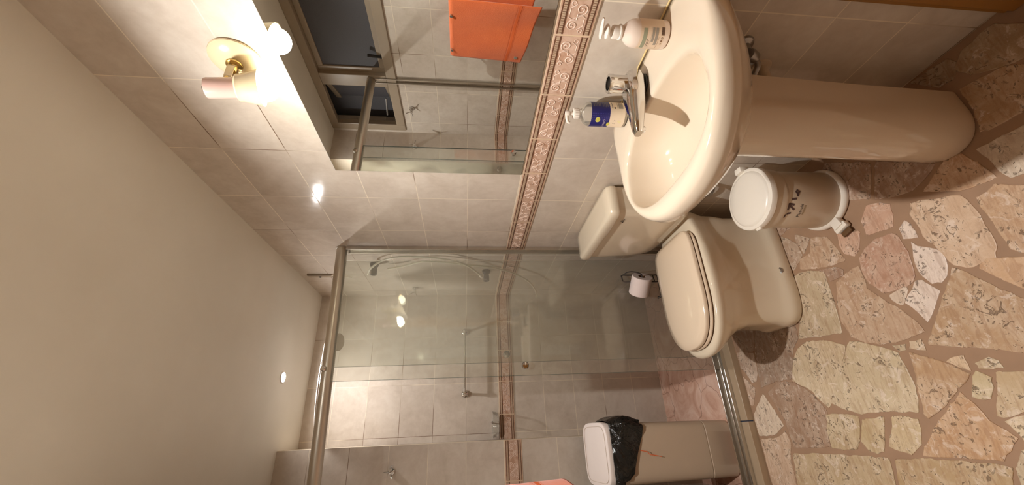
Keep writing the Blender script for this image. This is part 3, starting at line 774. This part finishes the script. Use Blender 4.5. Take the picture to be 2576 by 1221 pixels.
# plumbing behind the pedestal
def plumbing():
    t = thing('water_supply', (XR, .70, .60), 'chrome stop valve and corrugated hose under the washbasin by the pedestal', 'plumbing')
    MB().lathe([(.026, 0), (.024, .006), (.013, .012), (.012, .03)], (XR, .692, .604), (-1, 0, 0)).lathe([(.016, 0), (.018, .008), (.017, .026), (.012, .032)], (XR-.036, .694, .600), (0, .5, -1)).build('stop_valve', M['chrome_dull'], t)
    pts = spline([(XR-.036, .709, .570), (XR-.037, .728, .550), (XR-.036, .765, .540), (XR-.036, .795, .555), (XR-.038, .81, .60), (XR-.04, .80, .655)], 22)
    rad = [.0065 if i % 2 else .0082 for i in range(len(pts))]
    MB().tube(pts, rad, 12).build('corrugated_hose', M['chrome_dull'], t)
    t = thing('drain_pipe', (XR, .76, .52), 'cream plastic drain pipe running into the tiled wall behind the pedestal', 'pipe')
    MB().tube(spline([(XR-.001, .765, .505), (XR-.05, .765, .505), (XR-.075, .765, .52), (XR-.08, .765, .56), (XR-.08, .765, .64)], 8), .0165, 18).build('pipe', M['bin_pl'], t)
    MB().lathe([(.03, 0), (.028, .004), (.018, .006)], (XR, .765, .505), (-1, 0, 0)).build('wall_flange', M['bin_pl'], t)
plumbing()

# ------------------------------------------------------------------ toilet
TCY = 1.588
def toilet():
    root = thing('toilet', (.6, TCY, 0), 'cream ceramic toilet with closed lid between washbasin and glass screen', 'toilet')
    K = 72
    def egg(z, xf, xb, hw, nf=2.3, nb=4.5, cy=TCY):
        xm = xf+(xb-xf)*.48; out = []
        for k in range(K):
            th = 2*pi*k/K; ct, st = cos(th), sin(th)
            if ct >= 0: out.append(Vector((xm-(xm-xf)*abs(ct)**(2/nf), cy+hw*math.copysign(abs(st)**(2/nf), st), z)))
            else: out.append(Vector((xm+(xb-xm)*abs(ct)**(2/nb), cy+hw*math.copysign(abs(st)**(2/nb), st), z)))
        return out
    b = MB(); rg = [egg(0, .352, .86, .140, 4.2, 6), egg(.006, .347, .862, .144, 4.2, 6), egg(.035, .347, .862, .144, 4.2, 6), egg(.048, .350, .86, .141, 4.2, 6), egg(.058, .352, .855, .135, 4.2, 6),
      egg(.085, .354, .85, .126, 4.2), egg(.14, .354, .845, .122, 4), egg(.20, .350, .845, .121, 3.4), egg(.255, .328, .85, .131, 2.9), egg(.30, .290, .86, .150, 2.5), egg(.34, .254, .87, .172, 2.4),
      egg(.366, .240, .875, .180, 2.4), egg(.380, .237, .876, .182, 2.4), egg(.390, .243, .875, .178, 2.4), egg(.394, .256, .87, .168, 2.4), egg(.394, .40, .8, .08, 2.4)]
    # taper the shelf that carries the tank
    for r in rg[9:]:
        for v in r:
            w = min(1, max(0, (v.x-.62)/.2)); v.y = TCY+(v.y-TCY)*(1-.22*w)
    b.loft(rg); bowl = b.build('bowl', M['ceramic2'], root, sharp=50)
    for sy in (-1, 1):
        MB().lathe([(.017, 0), (.016, .005), (.010, .007), (.008, .003), (.001, .003)], (.56, TCY+sy*.130, .050), (0, sy*.6, 1)).build('bolt_cap', M['chrome_dull'], bowl)
    def ringbody(name, z0, z1, xf, xb, hw, inset, mat, dome=0.0):
        m = MB(); e = lambda z, g: egg(z, xf+g, xb-g*.6, hw-g, 2.5, 7)
        rs = [e(z0, inset), e(z0+.001, inset*.2), e((z0+z1)/2, 0), e(z1-.004, inset*.3), e(z1, inset)]
        if dome:
            rs += [e(z1+dome*.5, inset+.03), e(z1+dome*.85, inset+.07), e(z1+dome, inset+.12)]
        m.loft(rs); return m.build(name, mat, root, sharp=50)
    MB().loft([egg(.3935, .270, .746, .161, 2.5, 7), egg(.4005, .270, .746, .161, 2.5, 7)]).build('lower_seam', M['seam'], root)  # dark ring filling the gap between rim and seat
    ringbody('seat_ring', .4000, .412, .268, .748, .163, .003, M['seat_plastic'])
    MB().loft([egg(.4115, .273, .746, .159, 2.5, 7), egg(.4175, .273, .746, .159, 2.5, 7)]).build('upper_seam', M['seam'], root)  # dark ring filling the gap between seat and lid
    ringbody('lid', .4165, .434, .270, .752, .162, .004, M['seat_plastic'], .013)
    # tank
    TC = 1.606
    tk = MB(); tr = []
    for z, hw, d, nn in ((.396, .175, .10, 5), (.402, .19, .115, 5), (.43, .21, .127, 6), (.47, .222, .132, 7), (.55, .231, .137, 8), (.69, .238, .141, 8), (.731, .239, .142, 8)):
        xc = XR-.003-d/2; tr.append(superell((xc, TC), d/2, hw, nn, 72, z))
    tk.loft(tr); tank = tk.build('tank', M['ceramic2'], root, sharp=50)
    ld = MB(); lr = []
    for z, hw, d in ((.731, .236, .138), (.732, .247, .150), (.737, .250, .154), (.756, .249, .153), (.768, .243, .146), (.773, .232, .134), (.775, .19, .10)):
        xc = XR-.003-.154/2-(0 if d > .14 else 0); lr.append(superell((xc, TC), d/2, hw, 8, 72, z))
    ld.loft(lr); ld.build('tank_lid', M['ceramic2'], root, sharp=50)
    # small dark maker's mark near the top of the tank front
    lg = MB(); px = XR-.003-.1425
    def pl(geo, o): onplane(lg, geo, (px, 1.428, .700), (0, 1, 0) if False else (0, -1, 0), (0, 0, 1))
    pl(stroke2([(-.016, -.004), (-.004, -.005), (.006, -.004), (.014, -.006)], .0035), 0)
    pl(stroke2([(-.016, -.007), (-.009, -.003)], .005), 0)
    pl(stroke2([(.002, .004), (.0, .001), (.003, -.001)], .004), 0); pl(stroke2([(-.006, .001), (-.004, .006), (.002, .004)], .003), 0)
    lg.build('maker_mark', M['ink'], tank, False)
    MB().lathe([(.011, 0), (.011, .012), (.006, .014)], (XR-.05, TC+.232, .60), (0, 1, 0)).build('inlet_nut', M['white_pl'], tank)
toilet()
def angle_valve():
    t = thing('toilet_stop_valve', (XR, 1.50, .22), 'dark chrome stop valve low on the wall under the toilet tank', 'plumbing')
    MB().lathe([(.024, 0), (.022, .005), (.011, .010), (.011, .045)], (XR, 1.345, .345), (-1, 0, 0)).lathe([(.016, 0), (.018, .006), (.016, .018)], (XR-.045, 1.345, .345), (-1, 0, 0)).build('valve_body', M['chrome_dull'], t)
    MB().tube(spline([(XR-.014, 1.345, .34), (XR-.016, 1.365, .30), (XR-.016, 1.42, .29), (XR-.016, 1.46, .34), (XR-.016, 1.47, .392)], 8), .005, 10).build('flexible_pipe', M['chrome_dull'], t)
angle_valve()

# ------------------------------------------------------------------ pedal bin by the pedestal
def pedal_bin():
    cx, cy, r = .748, 1.203, .1045
    t = thing('pedal_bin', (cx, cy, 0), 'small round white pedal bin with marker scribble between pedestal and toilet', 'bin')
    th = math.atan2(-cy, -cx)
    MB().lathe([(.112, 0), (.1145, .004), (.1145, .014), (.111, .020), (.106, .024)], (cx, cy, 0), seg=64).build('base_ring', M['bin_lid'], t)
    body = MB().lathe([(r-.004, .018), (r, .024), (r, .213), (r+.0005, .223), (r+.004, .227), (r+.006, .235), (r+.006, .281), (r+.002, .283)], (cx, cy, 0), seg=64).build('body', M['bin_pl'], t)
    lid = MB().lathe([(r+.006, .275), (r+.012, .277), (r+.013, .289), (r+.011, .296), (r+.004, .299), (r-.001, .2985), (r-.004, .302), (r-.012, .305), (.06, .310), (.001, .312)], (cx, cy, 0), seg=64).build('lid', M['bin_lid'], t)
    # hinge block at the back right, tab at the front left
    def blk(ang, r0, r1, w, z0, z1, name, mat, par):
        mb = MB().box((r0, -w/2, z0), (r1, w/2, z1), 0, .003); q = Matrix.Rotation(ang, 4, 'Z')
        mb.v = [tuple(Vector((cx, cy, 0))+(q @ Vector(v))) for v in mb.v]; return mb.build(name, mat, par)
    thh = th+R_(118)
    blk(thh, r+.004, r+.026, .034, .275, .313, 'hinge', M['bin_lid'], t)
    blk(thh+pi, r+.006, r+.020, .024, .281, .293, 'lid_tab', M['bin_lid'], lid)
    tp = th-R_(40)
    blk(tp, r+.006, r+.040, .036, .006, .030, 'pedal_arm', M['bin_lid'], t)
    blk(tp, r+.030, r+.052, .050, .004, .024, 'pedal', M['bin_lid'], t)
    blk(tp, r+.053, r+.072, .040, .006, .014, 'pedal_pad', M['brown_pl'], t)
    # print and marker writing
    mb = MB(); wrap(mb, text_geo('Plasvale', .0165), cx, cy, r, th-.36, .170, 0, .0006); mb.build('print', M['ink'], body)
    mb = MB(); wrap(mb, text_geo('cesto', .011), cx, cy, r, th-.36, .148, 0, .0006) if False else wrap(mb, grid_rect(-.018, -.003, .018, .003, 8), cx, cy, r, th-.33, .157, 0, .0006); mb.build('print', M['olive_print'], body)
    mb = MB(); w = .0072; R2 = r+.0065
    z_ = .196
    sc = [[(-.060, .021), (-.046, .021)], [(-.044, .018), (-.040, .004)],
          [(-.030, .020), (-.016, .019), (-.004, .021)], [(-.006, .020), (-.010, .000)], [(-.010, .019), (-.028, -.004)],
          [(.010, .014), (.012, -.006)], [(.020, -.009), (.030, -.012), (.040, -.018)], [(.024, -.012), (.036, -.004), (.044, -.012)]]
    for s in sc: wrap(mb, stroke2(s, w), cx, cy, r, th-.06, z_+.004, 0, .0009)
    mb.build('marker_writing', M['marker'], body)
pedal_bin()

# ------------------------------------------------------------------ tall bin in the shower
def tall_bin():
    x0, x1, y0, y1 = -.262, .030, 2.135, 2.425
    cx, cy, hx, hy = (x0+x1)/2, (y0+y1)/2, (x1-x0)/2, (y1-y0)/2
    t = thing('tall_bin', (cx, cy, 0), 'tall beige bin with white lid and black bag inside the shower', 'bin')
    rr = [superell((cx, cy), hx*a, hy*a, 7, 64, z) for z, a in ((.0, .86), (.006, .885), (.134, .905), (.1365, .893), (.1395, .893), (.142, .906), (.30, .918), (.50, .935), (.635, .955))]
    MB().loft(rr).build('body', M['tallbin_pl'], t, sharp=30)
    # lid: top slopes a little to the front, rounded corners, plain skirt
    def lr(a, zf, zb): 
        o = superell((cx, cy), hx*a, hy*a, 4.5, 72, 0)
        for v in o: v.z = zf+(zb-zf)*(v.y-(cy-hy))/(2*hy)
        return o
    lm = MB().loft([lr(.99, .628, .655), lr(1.0, .630, .657), lr(1.0, .655, .694), lr(.985, .659, .699), lr(.95, .661, .701), lr(.5, .662, .702)])
    lid = lm.build('lid', M['tallbin_lid'], t, sharp=40)
    # flap outline groove
    pts = [Vector((v.x, v.y, .6625+(v.y-(cy-hy))/(2*hy)*.040)) for v in superell((cx, cy-.005), hx*.86, hy*.84, 6, 72, 0)]
    pts.append(pts[0]); MB().tube(pts, .0009, 5).build('flap_groove', M['tallbin_pl'], lid)
    # bag hanging out under the lid
    mb = MB(); K = 96; base = superell((cx, cy), hx, hy, 6, K, 0); prof = []
    r2 = random.Random(3)
    ph = [r2.uniform(0, 6.28) for _ in range(8)]
    def wav(k, a): 
        x = 2*pi*k/K; return a*(sin(9*x+ph[0])+.7*sin(17*x+ph[1])+.5*sin(29*x+ph[2]))
    for j in range(9):
        f = j/8; ring = []
        for k in range(K):
            v = base[k]; d = Vector((v.x-cx, v.y-cy, 0)).normalized()
            side = (v.x-x0)/(x1-x0)                      # hangs lower on the right-hand side
            front = 1 if v.y < cy else .6
            depth = .05+.135*max(0, side)**1.1*front+.015*sin(3*2*pi*k/K)
            bulge = .004+(.014+.016*max(0, side))*sin(pi*min(1, f*1.1))+wav(k+j*.8, .0042)*(.4+f)
            z = .640-depth*f+wav(k, .003)*f
            ring.append(Vector((v.x+d.x*bulge*.8, v.y+d.y*bulge, z)))
        prof.append(ring)
    inner = [Vector((v.x*.995+cx*.005, v.y*.995+cy*.005, v.z)) for v in prof[-1]]
    prof.append([Vector((cx+(v.x-cx)*.97, cy+(v.y-cy)*.97, v.z+.004)) for v in prof[-1]])
    mb.loft(prof, 0, False, False); mb.build('bin_bag', M['bag'], t, sharp=80)
    MB().tube([(-.105, y0-.004, .50), (-.11, y0-.007, .47), (-.125, y0-.006, .455), (-.128, y0-.006, .43), (-.135, y0-.004, .40)], .0022, 6).build('orange_drawstring', M['towel'], t)
tall_bin()

# ------------------------------------------------------------------ shower screen
def screen():
    t = thing('shower_screen', (.3, YG, .03), 'frameless glass shower screen hanging from a round aluminium rail', 'shower screen')
    MB().tube([(XR-.001, YG, 1.988), (XL+.001, YG, 1.962)], .0275, 40).lathe([(.031, 0), (.031, .006)], (XR, YG, 1.988), (-1, 0, 0)).build('top_rail', M['alu'], t, sharp=60)
    ch = MB(); 
    for a, b in ((YG-.030, YG-.024), (YG+.022, YG+.028)): ch.box((XR-.020, a, .06), (XR-.0005, b, 1.962), 0, .0015)
    ch.box((XR-.006, YG-.024, .06), (XR-.0005, YG+.022, 1.962)); ch.build('wall_channel', M['alu_bright'], t, False)
    ch = MB(); ch.box((XL+.0005, YG-.02, .06), (XL+.018, YG-.014, 1.935), 0, .0015); ch.box((XL+.0005, YG+.014, .06), (XL+.018, YG+.02, 1.935), 0, .0015); ch.build('wall_channel', M['alu'], t, False)
    br = MB(); br.box((XL+.002, YG-.028, .030), (XR-.002, YG+.030, .036), 0, .001)
    for y, h in ((YG-.026, .048), (YG-.004, .052), (YG+.026, .064)): br.box((XL+.002, y-.003, .034), (XR-.002, y+.003, h), 0, .001)
    br.build('bottom_track', M['alu_bright'], t, False)
    def pn(x0, x1, y, name, z1):
        g = MB().box((x0, y-.004, .050), (x1, y+.004, z1)); o = g.build(name, [M['glass'], M['glass_edge']], t, False)
        for p in o.data.polygons:
            if abs(p.normal.x) > .9: p.material_index = 0
        MB().box((x0-.0006, y-.004, .05), (x0+.0006, y+.004, z1)).build('glass_edge', M['glass_edge'], o, False)
        return o
    pn(.246, XR-.008, YG-.012, 'fixed_pane', 1.965)
    p = pn(.313, .853, YG+.012, 'sliding_pane', 1.965)
    for z in (1.058,):
        MB().lathe([(.006, 0), (.006, .012), (.0165, .016), (.0175, .030), (.013, .036), (.001, .037)], (.288, YG-.016, z), (0, -1, 0)).build('door_knob', M['chrome'], t)
        MB().lathe([(.006, 0), (.006, .008), (.0165, .012), (.0175, .024), (.013, .03), (.001, .031)], (.355, YG+.016, z+.08), (0, 1, 0)).build('door_knob', M['chrome'], p)
    MB().lathe([(.012, 0), (.012, .01), (.008, .013)], (.30, YG-.029, 1.985), (0, -1, 0)).build('rail_bolt', M['chrome'], t)
screen()

# ------------------------------------------------------------------ inside the shower
def wall_tap(name, y, z, label, flip=1):
    t = thing(name, (XR, y, z), label, 'tap')
    MB().lathe([(.024, 0), (.025, .008), (.021, .020), (.015, .026), (.014, .034)], (XR, y, z), (-1, 0, 0)).build('escutcheon', M['dark_pl'], t)
    MB().lathe([(.017, .030), (.018, .034), (.0185, .066), (.0175, .070), (.013, .0705), (.012, .062), (.001, .061)], (XR, y, z), (-1, 0, 0)).build('tap_handle', M['grey_pl'], t)
    return t
wall_tap('shower_tap', 2.245, 1.865, 'upper grey and black shower tap on the tiled wall, hose looped over it')
wall_tap('shower_tap', 2.36, 1.217, 'lower grey and black shower tap with the white hose nozzle beside it')
def hose():
    t = thing('shower_hose', (XR-.04, 2.2, 1.5), 'thin ivory shower hose looped over the upper tap and hanging loose', 'hose')
    c = MB(); XH = XR-.028
    a = spline([(XR-.062, 2.262, 1.900), (XR-.064, 2.226, 1.888), (XR-.05, 2.185, 1.865), (XH, 2.135, 1.80), (XH, 2.085, 1.70), (XH, 2.085, 1.60), (XH, 2.11, 1.48), (XH, 2.17, 1.37), (XH-.01, 2.235, 1.305), (XH-.02, 2.30, 1.262)], 10)
    b = spline([(XH, 2.26, 1.79), (XH, 2.22, 1.70), (XH, 2.15, 1.58), (XH, 2.16, 1.46), (XH, 2.20, 1.34), (XH, 2.24, 1.19), (XH, 2.33, 1.06), (XH-.01, 2.46, .94), (XH-.02, 2.62, .87), (XH-.03, 2.74, .845)], 10)
    c.tube(a, .0058, 8); c.build('hose_loop', M['hose'], t); MB().tube(b, .0058, 8).build('hose_tail', M['hose'], t)
    MB().lathe([(.005, 0), (.009, .010), (.0125, .022), (.012, .030), (.006, .034)], a[-1], (-.2, .6, -.5)).build('nozzle', M['white_pl'], t)
hose()
def shower_head():
    c = Vector((.512, 2.44, 2.058))
    t = thing('electric_shower', tuple(c), 'white bell-shaped electric shower head half hidden behind the rail', 'shower head')
    ax = Vector((.10, .30, 1)).normalized()
    MB().lathe([(.046, 0), (.050, .004), (.048, .010), (.036, .022), (.030, .040), (.028, .066), (.020, .080), (.011, .086)], c, ax).build('bell', M['white_pl'], t)
    MB().lathe([(.044, 0), (.042, -.003), (.001, -.004)], c, ax).build('spray_plate', M['bin_lid'], t)
    top = c+ax*.083
    MB().tube(spline([top, top+Vector((-.004, .006, .006)), top+Vector((-.03, .012, .010)), Vector((.30, 2.47, 2.150)), Vector((.12, 2.50, 2.150)), Vector((XP+.001, 2.58, 2.150))], 8), .0055, 12).build('arm', M['white_pl'], t)
shower_head()
def junction():
    t = thing('junction_plate', (XR, 2.42, 2.22), 'white blanking plate with loose wire high on the shower wall', 'electrical plate')
    MB().box((XR-.008, 2.408, 2.145), (XR, 2.452, 2.292), 0, .003).build('plate', M['win_frame'], t)
    MB().tube([(XR-.0095, 2.410, 2.15), (XR-.0095, 2.409, 2.288)], .0018, 6).build('gap_line', M['dark_pl'], t)
    MB().lathe([(.006, 0), (.006, .004), (.004, .005)], (XR-.008, 2.44, 2.222), (-1, 0, 0)).build('screw', M['dark_pl'], t)
    MB().tube(spline([(XR-.006, 2.415, 2.15), (XR-.012, 2.42, 2.12), (XR-.008, 2.44, 2.08), (XR-.006, 2.46, 2.04)], 6), .003, 8).build('wire', M['hose'], t)
junction()
def towel_bar():
    t = thing('towel_bar', (.45, YB, 1.345), 'slim chrome bar on the back wall of the shower', 'towel bar')
    MB().tube([(.645, YB-.058, 1.345), (.243, YB-.058, 1.346)], .0055, 16).build('bar', M['chrome'], t)
    for x in (.645, .243):
        MB().lathe([(.0215, 0), (.022, .006), (.017, .012), (.008, .016), (.008, .050), (.012, .054), (.012, .066), (.006, .069)], (x, YB, 1.345), (0, -1, 0)).build('bar_mount', M['chrome'], t)
towel_bar()
def soap_dish():
    cx, cz = .052, 1.158
    t = thing('soap_dish', (cx, YB, cz), 'clear glass soap dish on a chrome peg above the patterned border', 'soap dish')
    rings = []
    for s, z in ((.62, -.026), (.80, -.022), (.93, -.008), (1.0, .012), (.97, .012), (.90, -.004), (.76, -.016), (.5, -.019)):
        rings.append([v+Vector((0, 0, 0)) for v in superell((cx, YB-.052), .078*s, .045*s, 2.6, 40, cz+z)])
    MB().loft(rings).build('dish', M['clear'], t)
    MB().tube([(cx+.012, YB-.001, cz+.020), (cx+.012, YB-.094, cz+.018)], .0032, 10).ball((cx+.012, YB-.096, cz+.018), .0065, 12).build('peg', M['chrome'], t)
soap_dish()
def hook(loc, out, label):
    t = thing('robe_hook', loc, label, 'hook', 'three-pronged chrome hooks') if False else thing('robe_hook', loc, label, 'hook')
    o = Vector(out); L = Vector(loc); s = o.cross(Vector((0, 0, 1)))
    MB().lathe([(.0185, 0), (.019, .004), (.0165, .010), (.010, .014), (.007, .016), (.007, .026), (.0095, .030), (.0095, .036), (.004, .040)], L, o).build('rosette', M['chrome'], t)
    c = L+o*.032
    for d in (Vector((0, 0, 1)), s*.95+Vector((0, 0, -.25)), -s*.95+Vector((0, 0, -.25))):
        MB().tube(spline([c, c+d*.012+o*.004, c+d*.024+o*.008, c+d*.034+o*.016], 5), [.003]*15+[.0022], 8).build('prong', M['chrome'], t)
hook((-.160, YP, 1.731), (0, -1, 0), 'chrome three-pronged hook on the tiled corner wall left of the glass')
hook((XL, 2.286, 1.733), (1, 0, 0), 'chrome three-pronged hook below the window, seen in the mirror')
hook((XR, 2.677, 1.681), (-1, 0, 0), 'small dull hook on the tiled right wall behind the glass screen')

def paper():
    cx, cy, z0 = .668, 1.95, 0
    P0 = Vector((.672, 1.955, .432))
    t = thing('paper_stand', (.70, 1.955, 0), 'dark wire toilet paper stand between toilet and glass screen', 'paper holder')
    w = MB(); r = .0035
    yb, yf = 1.985, 1.935
    x0, x1 = .742, .700
    w.tube([(x0, yb, .0), (x0, yb, .505), (x0-.004, yb, .512), (x1+.004, yb-.01, .512), (x1, yb-.01, .505), (x1, yb-.01, .0)], r, 8)
    w.tube([(x0, yb, .335), (x1, yb-.01, .335)], r, 8)
    for z in (.31, .16):
        w.tube([(x0, yb, z), (.620, yb, z), (.610, yb, z+.02), (.612, 1.90, z+.02), (.625, 1.89, z), (x1+.03, 1.89, z), (x0, yb, z)], r, 8)
    w.tube([(.62, yb, .33), (.62, yb, .0)], r, 8); w.tube([(.62, 1.895, .33), (.62, 1.895, .0)], r, 8)
    w.tube([(.74, yb, .004), (.62, yb, .004), (.62, 1.895, .004), (.74, 1.895, .004), (.74, yb, .004)], r, 8)
    w.build('wire_frame', M['wire'], t)
    MB().tube(spline([(x0, yb, .500), (.738, 1.93, .496), (.728, 1.900, .475), (.716, 1.905, .436), (.695, 1.920, .431), (.64, 1.955, .433)], 6), .0038, 8).build('roll_arm', M['wire'], t)
    t2 = thing('toilet_paper_roll', tuple(P0), 'white toilet paper roll on the wire stand beside the toilet', 'toilet paper')
    ax = Vector((-.72, .69, .05)).normalized()
    R1, R0, L = .051, .019, .100
    E0 = Vector((.708, 1.912, .430))
    MB().lathe([(R0, 0), (R1-.002, 0), (R1, .002), (R1, L-.002), (R1-.002, L), (R0, L), (R0, 0)], E0, ax, seg=48, cap=False).build('paper', M['paper'], t2)
    MB().lathe([(R0-.0012, .001), (R0, .001), (R0, L-.001), (R0-.0012, L-.001), (R0-.0012, .001)], E0, ax, seg=32, cap=False).build('cardboard_core', M['card'], t2)
paper()

# ------------------------------------------------------------------ mirror, lamp, towel
def mirror():
    t = thing('wall_mirror', (XR, .94, 1.13), 'large frameless mirror on the right wall above the patterned border', 'mirror')
    y0, y1, z0, z1 = .556, 1.319, 1.1275, 1.826
    MB().box((XR-.004, y0, z0), (XR-.0005, y1, z1)).build('backing', M['mirror_back'], t, False)
    new_obj('reflective_face', [(XR-.0045, y0+.001, z0+.001), (XR-.0045, y1-.001, z0+.001), (XR-.0045, y1-.001, z1-.001), (XR-.0045, y0+.001, z1-.001)], [(0, 1, 2, 3)], M['mirror'], t, False)
mirror()
def lamp():
    pc = Vector((XR, .828, 1.940))
    t = thing('wall_spotlight', tuple(pc), 'cream wall spotlight with lit opal bulb above the mirror', 'lamp')
    MB().lathe([(.062, 0), (.064, .003), (.063, .007), (.052, .014), (.034, .020), (.014, .023)], pc, (-1, 0, 0), 56).build('wall_plate', M['lamp_cream'], t)
    MB().lathe([(.014, .021), (.020, .023), (.019, .027), (.010, .030), (.008, .046)], pc, (-1, 0, 0)).build('brass_collar', M['brass'], t)
    back = Vector((.805, .822, 1.982)); tip = Vector((.828, .836, 1.853)); ax = (tip-back).normalized()
    # bracket
    m = back+ax*.045; o = pc+Vector((-.04, 0, 0))
    br = MB()
    side = ax.cross(Vector((-1, 0, 0))).normalized()
    for sg in (1, -1):
        pts = [o+Vector((.012, 0, 0))+side*.006*sg, o+side*.012*sg, m+Vector((.028, 0, 0))+side*.014*sg, m+Vector((.018, 0, 0))+side*.012*sg]
        for a, b in zip(pts[:-1], pts[1:]):
            d = (b-a); w_ = d.cross(side).normalized()*.009; th_ = side*.0012
            br.add([a-w_-th_, a+w_-th_, a+w_+th_, a-w_+th_, b-w_-th_, b+w_-th_, b+w_+th_, b-w_+th_], [(0, 1, 2, 3), (4, 7, 6, 5), (0, 4, 5, 1), (1, 5, 6, 2), (2, 6, 7, 3), (3, 7, 4, 0)])
    br.build('bracket', M['lamp_cream'], t, False)
    MB().tube([m+Vector((.020, 0, 0))-side*.018, m+Vector((.020, 0, 0))+side*.018], .0042, 10).build('pivot_screw', M['brass'], t)
    MB().lathe([(.018, -.003), (.024, .0), (.0255, .005), (.0255, .070), (.020, .074)], back, ax, 40).build('lamp_body', M['lamp_pink'], t)
    MB().lathe([(.006, -.008), (.007, -.002)], back, ax).build('cable_gland', M['dark_pl'], t)
    MB().lathe([(.020, .066), (.030, .067), (.0335, .071), (.034, .080), (.0445, .118), (.0455, .122), (.0435, .122), (.0320, .082), (.020, .076)], back, ax, 48).build('lamp_shade', M['lamp_cream'], t)
    bc = back+ax*.128
    MB().ball(bc, .0345, 32).build('bulb', M['bulb'], t)
    MB().lathe([(.013, .074), (.014, .100)], back, ax).build('lamp_socket', M['lamp_cream'], t)
lamp()
def ceiling_light(x, y, mat, label, h):
    c = Vector((x, y, ZC))
    t = thing('ceiling_light', tuple(c), label, 'lamp')
    MB().lathe([(.024, .0), (.024, h), (.026, h+.001), (.033, h*.6+.001), (.034, .0), (.024, .0)], c, (0, 0, -1), 48, cap=False).build('light_trim', M['white_pl'], t)
    MB().lathe([(.0235, .0005), (.0215, .0025), (.001, .003)], c, (0, 0, -1), 36).build('light_diffuser', mat, t)
ceiling_light(.329, 2.447, M['led'], 'small round ceiling light glowing over the shower', .004)
ceiling_light(.27, .79, M['led2'], 'small round ceiling light above the washbasin, twin of the one over the shower', .012)
def towel():
    XT = -.185
    rb = thing('towel_rail', (XL, 1.58, 1.43), 'rail on the left wall hidden under the orange towel', 'towel bar')
    MB().tube([(XT, 1.42, 1.425), (XT, 1.70, 1.425)], .006, 12).build('bar', M['chrome'], rb)
    for y in (1.45, 1.66): MB().lathe([(.018, 0), (.018, .006), (.007, .010), (.007, .142)], (XL, y, 1.425), (1, 0, 0)).build('bar_mount', M['chrome'], rb)
    t = thing('towel', (XT, 1.55, 1.0), 'orange terry towel with a woven band hanging opposite the mirror', 'towel')
    nu, nv = 40, 60; vs = []; fs = []
    def f(u, v):     # u along rail, v down from the top
        y = 1.36+u*(.345+.02*v); zb = .955+.07*u
        z = 1.436-(1.436-zb)*v
        x = XT+.010+.009*sin(u*9+v*2)*v+.012*v*v
        if v < .05: x = XT+.012*sin(v/.05*pi/2)
        return x, y, z
    for j in range(nv+1):
        for i in range(nu+1): vs.append(f(i/nu, j/nv))
    for j in range(nv):
        for i in range(nu): a = j*(nu+1)+i; fs.append((a, a+1, a+nu+2, a+nu+1))
    n0 = len(vs)
    for j in range(nv+1):
        for i in range(nu+1):
            x, y, z = f(i/nu, j/nv); vs.append((2*XT-x-.004 if j/nv >= .05 else 2*XT-x, y+.002, 1.436-(1.436-z)*.93))
    for j in range(nv):
        for i in range(nu): a = n0+j*(nu+1)+i; fs.append((a, a+nu+1, a+nu+2, a+1))
    o = new_obj('cloth', vs, fs, M['towel'], t)
    md = o.modifiers.new('thickness', 'SOLIDIFY'); md.thickness = .004; md.offset = 0
    for v0, v1 in ((.76, .79), (.80, .803), (.74, .743)):
        bv = []; bf = []
        for j, v in enumerate((v0, v1)):
            for i in range(nu+1): x, y, z = f(i/nu, v); bv.append((x+.0028, y, z))
        for i in range(nu): bf.append((i, i+1, nu+2+i, nu+1+i))
        new_obj('woven_band', bv, bf, M['towel_band'], t)
    x, y, z = f(.90, .905); MB().box((x+.001, y-.012, z-.010), (x+.0035, y+.012, z+.010), 0, .001).build('sewn_tag', M['grey_print'], t, False)
towel()
S.view_settings.exposure = EXPO
